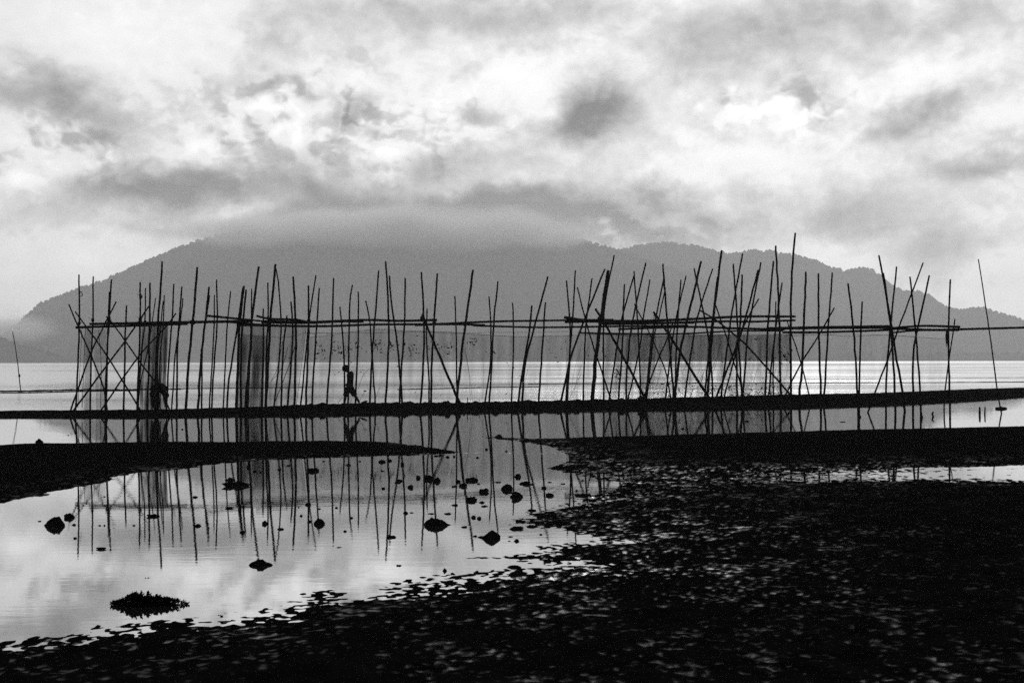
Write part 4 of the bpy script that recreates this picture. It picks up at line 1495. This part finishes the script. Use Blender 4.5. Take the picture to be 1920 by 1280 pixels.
# ------------------------------------------------------------------ rocks and weed
def rock_mesh(sx, sy, sz, seed, pointy=0.0):
    q = np.random.default_rng(seed)
    bm = bmesh.new()
    bmesh.ops.create_icosphere(bm, subdivisions=3, radius=1)
    off = q.random(3) * 40
    for v in bm.verts:
        x, y, z = v.co
        n = float(fbm(np.array([x * 1.3 + off[0] + z * .9]), np.array([y * 1.3 + off[1] - z * .7]), 3, int(seed))[0])
        n2 = float(noise2(np.array([x * 4 + off[2] + z * 3]), np.array([y * 4 - z * 3.3]), int(seed) + 5)[0])
        k = 1 + 0.48 * n + 0.26 * n2
        k = round(k * 6) / 6 * 0.6 + k * 0.4
        px = x * k
        taper = 1 - pointy * 0.75 * max(0, px) if pointy > 0 else 1 - pointy * 0.75 * min(0, px)
        taper = max(0.12, taper)
        v.co = (px * sx, y * k * sy * taper, z * k * sz * taper)
    me = bpy.data.meshes.new('rock')
    bm.to_mesh(me)
    bm.free()
    me.polygons.foreach_set('use_smooth', [False] * len(me.polygons))
    return me


# px x, waterline y, width, visible height above the water, pointedness, label
ROCKS = [
    (442, 911, 52, 9, 0, 'broad flat dark rock in the pool, longest rock in the left half'),
    (432, 900, 18, 4, 0, 'small stone touching the far side of the broad flat rock'),
    (102, 985, 36, 15, -.3, 'large lumpy rock in the pool near the left edge'),
    (131, 970, 21, 9, .2, 'rounded rock just behind the large lumpy rock at left'),
    (493, 1059, 42, 12, .9, 'smooth dark rock alone in the bright pool, nearest big rock'),
    (600, 982, 20, 10, 0, 'compact round rock in the middle of the pool'),
    (587, 883, 20, 6, 0, 'dark rock in the far pool below the left spit'),
    (820, 984, 48, 14, .9, 'wedge-shaped rock tapering to the right in the pool'),
    (920, 1009, 36, 16, -.95, 'peaked rock with a low tail to its left'),
    (733, 1007, 17, 5, .2, 'small rock at the end of two converging reflections'),
    (968, 991, 25, 5, 0, 'oval rock near the muddy shore right of the peaked rock'),
    (997, 987, 19, 3, 0, 'flat oval stone at the very edge of the mud'),
    (834, 1070, 9, 5, 0, 'small round pebble alone in the bright near water'),
    (964, 1063, 24, 4, .2, 'low rock at the edge of the near mud shore'),
    (748, 1060, 11, 2, 0, 'tiny flat stone near the shore of the bright pool'),
    (951, 917, 24, 11, 0, 'biggest round rock of the right-hand cluster'),
    (969, 932, 25, 11, .1, 'forked lumpy rock of the right-hand cluster, nearest the mud'),
    (884, 938, 19, 8, .1, 'rounded rock left of the forked one in the cluster'),
    (868, 911, 20, 6, -.3, 'dark rock at the left of the right-hand cluster'),
    (885, 901, 26, 6, .1, 'wide low rock at the far side of the cluster'),
    (803, 898, 16, 8, 0, 'left one of two round rocks against a pole reflection'),
    (820, 902, 15, 7, .1, 'right one of two round rocks against a pole reflection'),
    (769, 914, 11, 5, 0, 'small round stone left of the paired rocks'),
    (784, 896, 10, 5, 0, 'small round stone behind and left of the paired rocks'),
    (971, 894, 12, 6, 0, 'small round rock at the back of the right-hand cluster'),
    (983, 907, 22, 5, -.2, 'low rock on the dark line behind the forked rock'),
    (1032, 929, 17, 6, .3, 'pointed rock at the far right of the cluster'),
    (907, 922, 18, 7, 0, 'lumpy stone midway between the cluster\'s biggest rocks'),
    (903, 942, 11, 3, .1, 'flat stone just right of the rounded cluster rock'),
    (908, 949, 12, 2.5, .1, 'flattest stone in front of the cluster'),
    (888, 970, 11, 4, 0, 'left one of two little stones in front of the cluster'),
    (898, 972, 8, 4, 0, 'right one of two little stones in front of the cluster'),
    (840, 963, 13, 2.5, 0, 'flat stone behind the wedge-shaped rock'),
    (853, 947, 11, 2.5, 0, 'flat stone on a pole reflection above the wedge-shaped rock'),
    (870, 988, 10, 2.5, 0, 'small oval stone between the wedge-shaped and peaked rocks'),
    (969, 1014, 11, 4, .1, 'small stone right of the peaked rock'),
    (998, 957, 17, 3, 0, 'low stone where the mud spit begins'),
    (287, 968, 22, 5, .2, 'low twin-humped stone among the left-hand reflections'),
    (370, 986, 14, 4, 0, 'oval stone below the left-hand reflections'),
    (366, 932, 10, 3, 0, 'small stone crossed by a thick left-hand reflection'),
    (454, 998, 11, 4, 0, 'small stone under the dark net\'s reflection'),
    (497, 982, 13, 6, .1, 'jagged small stone between two net reflections'),
    (527, 992, 11, 3, 0, 'small flat stone right of the jagged one'),
    (577, 946, 11, 4, 0, 'small stone above and left of the compact round rock'),
    (716, 866, 13, 4, 0, 'dark stone below the left spit, near the spit\'s tip'),
    (731, 864, 10, 4, 0, 'round stone beside the one near the spit\'s tip'),
    (755, 871, 8, 5, 0, 'small upright stone right of the pair below the spit'),
    (654, 872, 11, 3, 0, 'flat stone below the left spit behind the walking figure\'s reflection'),
    (466, 875, 8, 6, 0, 'small upright stone close under the left spit'),
    (73, 829, 15, 6, .1, 'single rock sitting on the left spit\'s far edge'),
    (934, 819, 16, 4, -.3, 'small rock at the tip of the right spit'),
    (1020, 915, 10, 4, 0, 'small stone on the reflection right of the round cluster rock'),
    (1612, 782, 5, 4, 0, 'small lump at the foot of the paired poles in the right-hand pool'),
]
SMALL = [(141, 1009, 7, 3), (139, 984, 8, 3), (74, 977, 7, 1.5), (187, 985, 5, 2), (196, 985, 4, 2), (251, 985, 5, 2), (196, 931, 5, 1.5), (189, 892, 4, 2),
         (540, 873, 6, 2), (478, 884, 8, 2.5), (488, 885, 6, 2.5), (524, 880, 7, 3), (565, 967, 5, 3), (580, 978, 9, 3), (599, 954, 6, 1.5), (631, 952, 6, 2.5),
         (647, 996, 6, 2.5), (659, 971, 6, 2.5), (719, 916, 7, 3), (760, 962, 9, 3), (772, 961, 7, 1.5), (809, 963, 14, 1.5), (635, 1026, 9, 1.2), (745, 905, 12, 2),
         (826, 854, 7, 3), (818, 855, 12, 2), (839, 857, 8, 3), (895, 858, 5, 2), (851, 856, 5, 3), (859, 903, 11, 4), (852, 912, 11, 2), (897, 907, 5, 2),
         (1014, 1002, 6, 2), (957, 1006, 11, 1.5), (955, 1014, 5, 1.2), (933, 904, 14, 1.5), (893, 900, 5, 3), (996, 908, 9, 2), (1030, 904, 8, 1.5),
         (1055, 907, 9, 1.5), (1092, 901, 5, 2), (1081, 920, 6, 2), (128, 816, 3, 1.5), (342, 805, 5, 1.5), (1188, 832, 6, 2), (1280, 804, 8, 2), (1400, 790, 8, 2),
         (1580, 791, 11, 1.2), (912, 843, 5, 3), (949, 846, 4, 2), (278, 1083, 4, 1), (273, 1083, 3, 1), (717, 883, 8, 1.2), (607, 865, 6, 1.5), (675, 865, 5, 1.5),
         (560, 951, 3, 2)]


def add_rock(px, py, w, h, point, seed):
    c = at_z(px, py, 0)
    s = c.y / FPX
    rx, rz = 0.90 * w * s / 2, 0.86 * h * s
    me = rock_mesh(rx, max(rx * 0.75, rz), rz * 1.15, seed, point)
    o = link('rock', me, M_ROCK, None, (c.x, c.y, -rz * 0.08))
    return o


def smooth_rock(*a):
    me = rock_mesh(*a)
    me.polygons.foreach_set('use_smooth', [True] * len(me.polygons))
    return me


NEAR = {0: 'the broad flat rock', 2: 'the large lumpy rock at left', 4: 'the smooth nearest rock', 5: 'the compact round rock', 6: 'the dark rock in the far pool',
        7: 'the wedge-shaped rock', 8: 'the peaked rock', 9: 'the rock where two reflections meet', 10: 'the oval rock by the mud', 12: 'the lone round pebble',
        15: 'the biggest round rock', 16: 'the forked rock', 17: 'the rounded cluster rock', 20: 'the paired round rocks', 26: 'the pointed rock',
        37: 'the twin-humped stone', 38: 'the oval stone', 44: 'the stones near the spit tip', 49: 'the rock on the left spit', 50: 'the right spit\'s tip rock'}
SMALL_LABELS = []
for (x, y, w, h) in SMALL:
    cands = []
    for rk, nm in NEAR.items():
        dx, dy = x - ROCKS[rk][0], (y - ROCKS[rk][1]) * 2.2
        side = ('right of' if dx > 0 else 'left of') if abs(dx) > abs(dy) else ('in front of' if dy > 0 else 'behind')
        cands.append((math.hypot(dx, dy), side, nm))
    cands.sort()
    shape = 'flat' if h < w * .2 else 'rounded'
    for d, side, nm in cands:
        far = 'close' if d < 45 else ('a little way' if d < 130 else 'well')
        lab = 'tiny %s stone %s %s %s' % (shape, far, side, nm)
        if lab not in SMALL_LABELS:
            break
    SMALL_LABELS.append(lab)
for k, (px, py, w, h, point, lab) in enumerate(ROCKS):
    tag(add_rock(px, py, w, h, point, 200 + k), lab, 'rock', 'rocks in the tidal pool')
for k, (px, py, w, h) in enumerate(SMALL):
    o = add_rock(px, py, w, h, 0, 400 + k)
    o.name = 'stone'
    tag(o, SMALL_LABELS[k], 'stone', 'tiny stones scattered in the pool')
# the low tail of the peaked rock: two stones in a line
for k, (px, py, w, h, lab) in enumerate(((904, 1007, 18, 2.6, 'low flat stone forming the tail of the peaked rock'),
                                         (891, 1005, 8, 2.2, 'last little stone of the peaked rock\'s tail'))):
    tag(add_rock(px, py, w, h, 0, 470 + k), lab, 'rock', 'rocks in the tidal pool')
# rubble on the bar's crest
RUBBLE = [(583, 758, 10, 3), (604, 757, 9, 3), (747, 757, 8, 3), (760, 756, 10, 4), (838, 756, 11, 6), (870, 757, 9, 3), (887, 757, 12, 3), (928, 755, 14, 4),
          (949, 756, 9, 3), (981, 754, 10, 4), (1005, 753, 10, 4), (1046, 753, 14, 4), (1080, 751, 11, 3), (1165, 749, 13, 4), (1203, 747, 16, 5), (703, 758, 10, 2),
          (635, 759, 10, 3), (535, 762, 12, 4), (472, 764, 14, 3), (558, 760, 10, 3)]
for k, (px, py, w, h) in enumerate(RUBBLE):
    c = at_y(px, py + 2, bar_y_px(px) + .75)
    s = c.y / FPX
    o = link('stone', rock_mesh(w * s / 2, w * s * .4, h * s * 1.1, 520 + k), M_ROCK, None, c)
    tag(o, 'rubble lump on the bar\'s crest, %s from the left' % ORD[sorted(r[0] for r in RUBBLE).index(px)], 'stone', 'rubble along the crest of the bar')
# smooth dark mound cut off by the bottom of the picture
c = at_z(590, 1290, 0.06)
tag(link('boulder', smooth_rock(.40, .30, .15, 611), M_ROCK, None, c), 'smooth dark boulder in the near mud, cut by the bottom edge', 'boulder')

# floating wood on the lone pole at right, and thin driftwood in the pool
def drift(pts, th, label, z=0.01, name='driftwood'):
    wp = [at_z(x, y, z) for x, y in pts]
    n = 10
    q = random.Random(int(pts[0][0]))
    r = th * wp[0].y / FPX / 2
    V, F = tube(catmull(wp, n), [r * (0.5 + 0.7 * math.sin(math.pi * (i + .6) / (n + 1.2)) + q.uniform(-.15, .15)) for i in range(n + 1)], 7)
    base = wp[0].copy()
    tag(link(name, pymesh(name, [v - base for v in V], F), M_BAMBOO, None, base), label, 'driftwood')


drift([(1867, 765.3), (1876, 765.6), (1887, 765.2)], 6, 'floating wedge of wood caught on the lone pole at right', 0.02)
drift([(1078, 926.5), (1092, 928), (1106, 926.5)], 5, 'low piece of driftwood lying at the right end of the pool')
drift([(422, 951), (430, 951.2), (438, 951)], 3, 'thin floating stick below the broad flat rock')
drift([(181, 1027), (189, 1027.5), (199, 1027)], 4, 'thin floating stick in the bright water at left')
drift([(742, 900.5), (748, 900.8), (754, 900.5)], 4, 'thin floating stick left of the paired round rocks')


def weed_clump():
    c = at_z(281, 1133, 0)
    s = c.y / FPX
    root = empty('seaweed_clump', c)
    tag(root, 'bushy dark clump of weed floating in the near bright pool', 'seaweed')
    q = random.Random(12)
    leaves = Geo()
    core = Geo()
    prof = [(-75, 1), (-62, 3), (-50, 8), (-42, 14), (-30, 17), (-10, 14), (10, 11), (30, 9), (48, 6.5), (58, 5), (72, 1.2)]
    px_, ph_ = [p[0] for p in prof], [p[1] for p in prof]
    # tangled inner mass
    spine = [Vector((x * s, q.uniform(-.01, .01), -0.004)) for x in np.linspace(-66, 66, 23)]
    core.add(*tube(spine, [max(.004, float(np.interp(p.x / s, px_, ph_)) * s * 0.45) for p in spine], 9))
    cm = core.build('weed_mass', M_WEED, root)
    for k in range(26):
        x = q.uniform(-60, 60)
        h = float(np.interp(x, px_, ph_)) * s
        a = Vector((x * s, q.uniform(-.05, .05), 0))
        tip = a + Vector((q.uniform(-.03, .06), q.uniform(-.07, .07), h * q.uniform(.7, 1.2)))
        link('sprig', pymesh('sprig', *tube(catmull([a, a.lerp(tip, .5) + Vector((q.uniform(-.015, .015), 0, 0)), tip], 5), [.004, .004, .0035, .003, .0025, .002], 4)), M_WEED, root)
    for k in range(2000):
        x = q.gauss(-8, 32)
        if not -74 < x < 71:
            continue
        h = float(np.interp(x, px_, ph_)) * s
        th = q.uniform(-.1, math.pi + .1)
        rr = q.uniform(.55, 1.0) * (1 + 0.30 * math.sin(x * .42 + 2.2 * th) + 0.18 * math.sin(x * .95))
        p = Vector((x * s, math.cos(th) * h * rr * 1.1, math.sin(th) * h * rr))
        d = Vector((q.gauss(0.25, .7), math.cos(th) + q.gauss(0, .4), math.sin(th) + q.gauss(0, .4))).normalized()
        e = d.orthogonal().normalized()
        e.rotate(Matrix.Rotation(q.uniform(0, 6.28), 3, d))
        L = q.uniform(.014, .045)
        W = L * q.uniform(.22, .4)
        m = p + d * L * .55
        n = d.cross(e) * W * .3
        leaves.add([p, m + e * W, p + d * L, m - e * W, m + n], [(0, 1, 4), (1, 2, 4), (2, 3, 4), (3, 0, 4)])
    lf = leaves.build('leaves', M_WEED, root, smooth=False)
    lf['kind'] = 'stuff'


weed_clump()
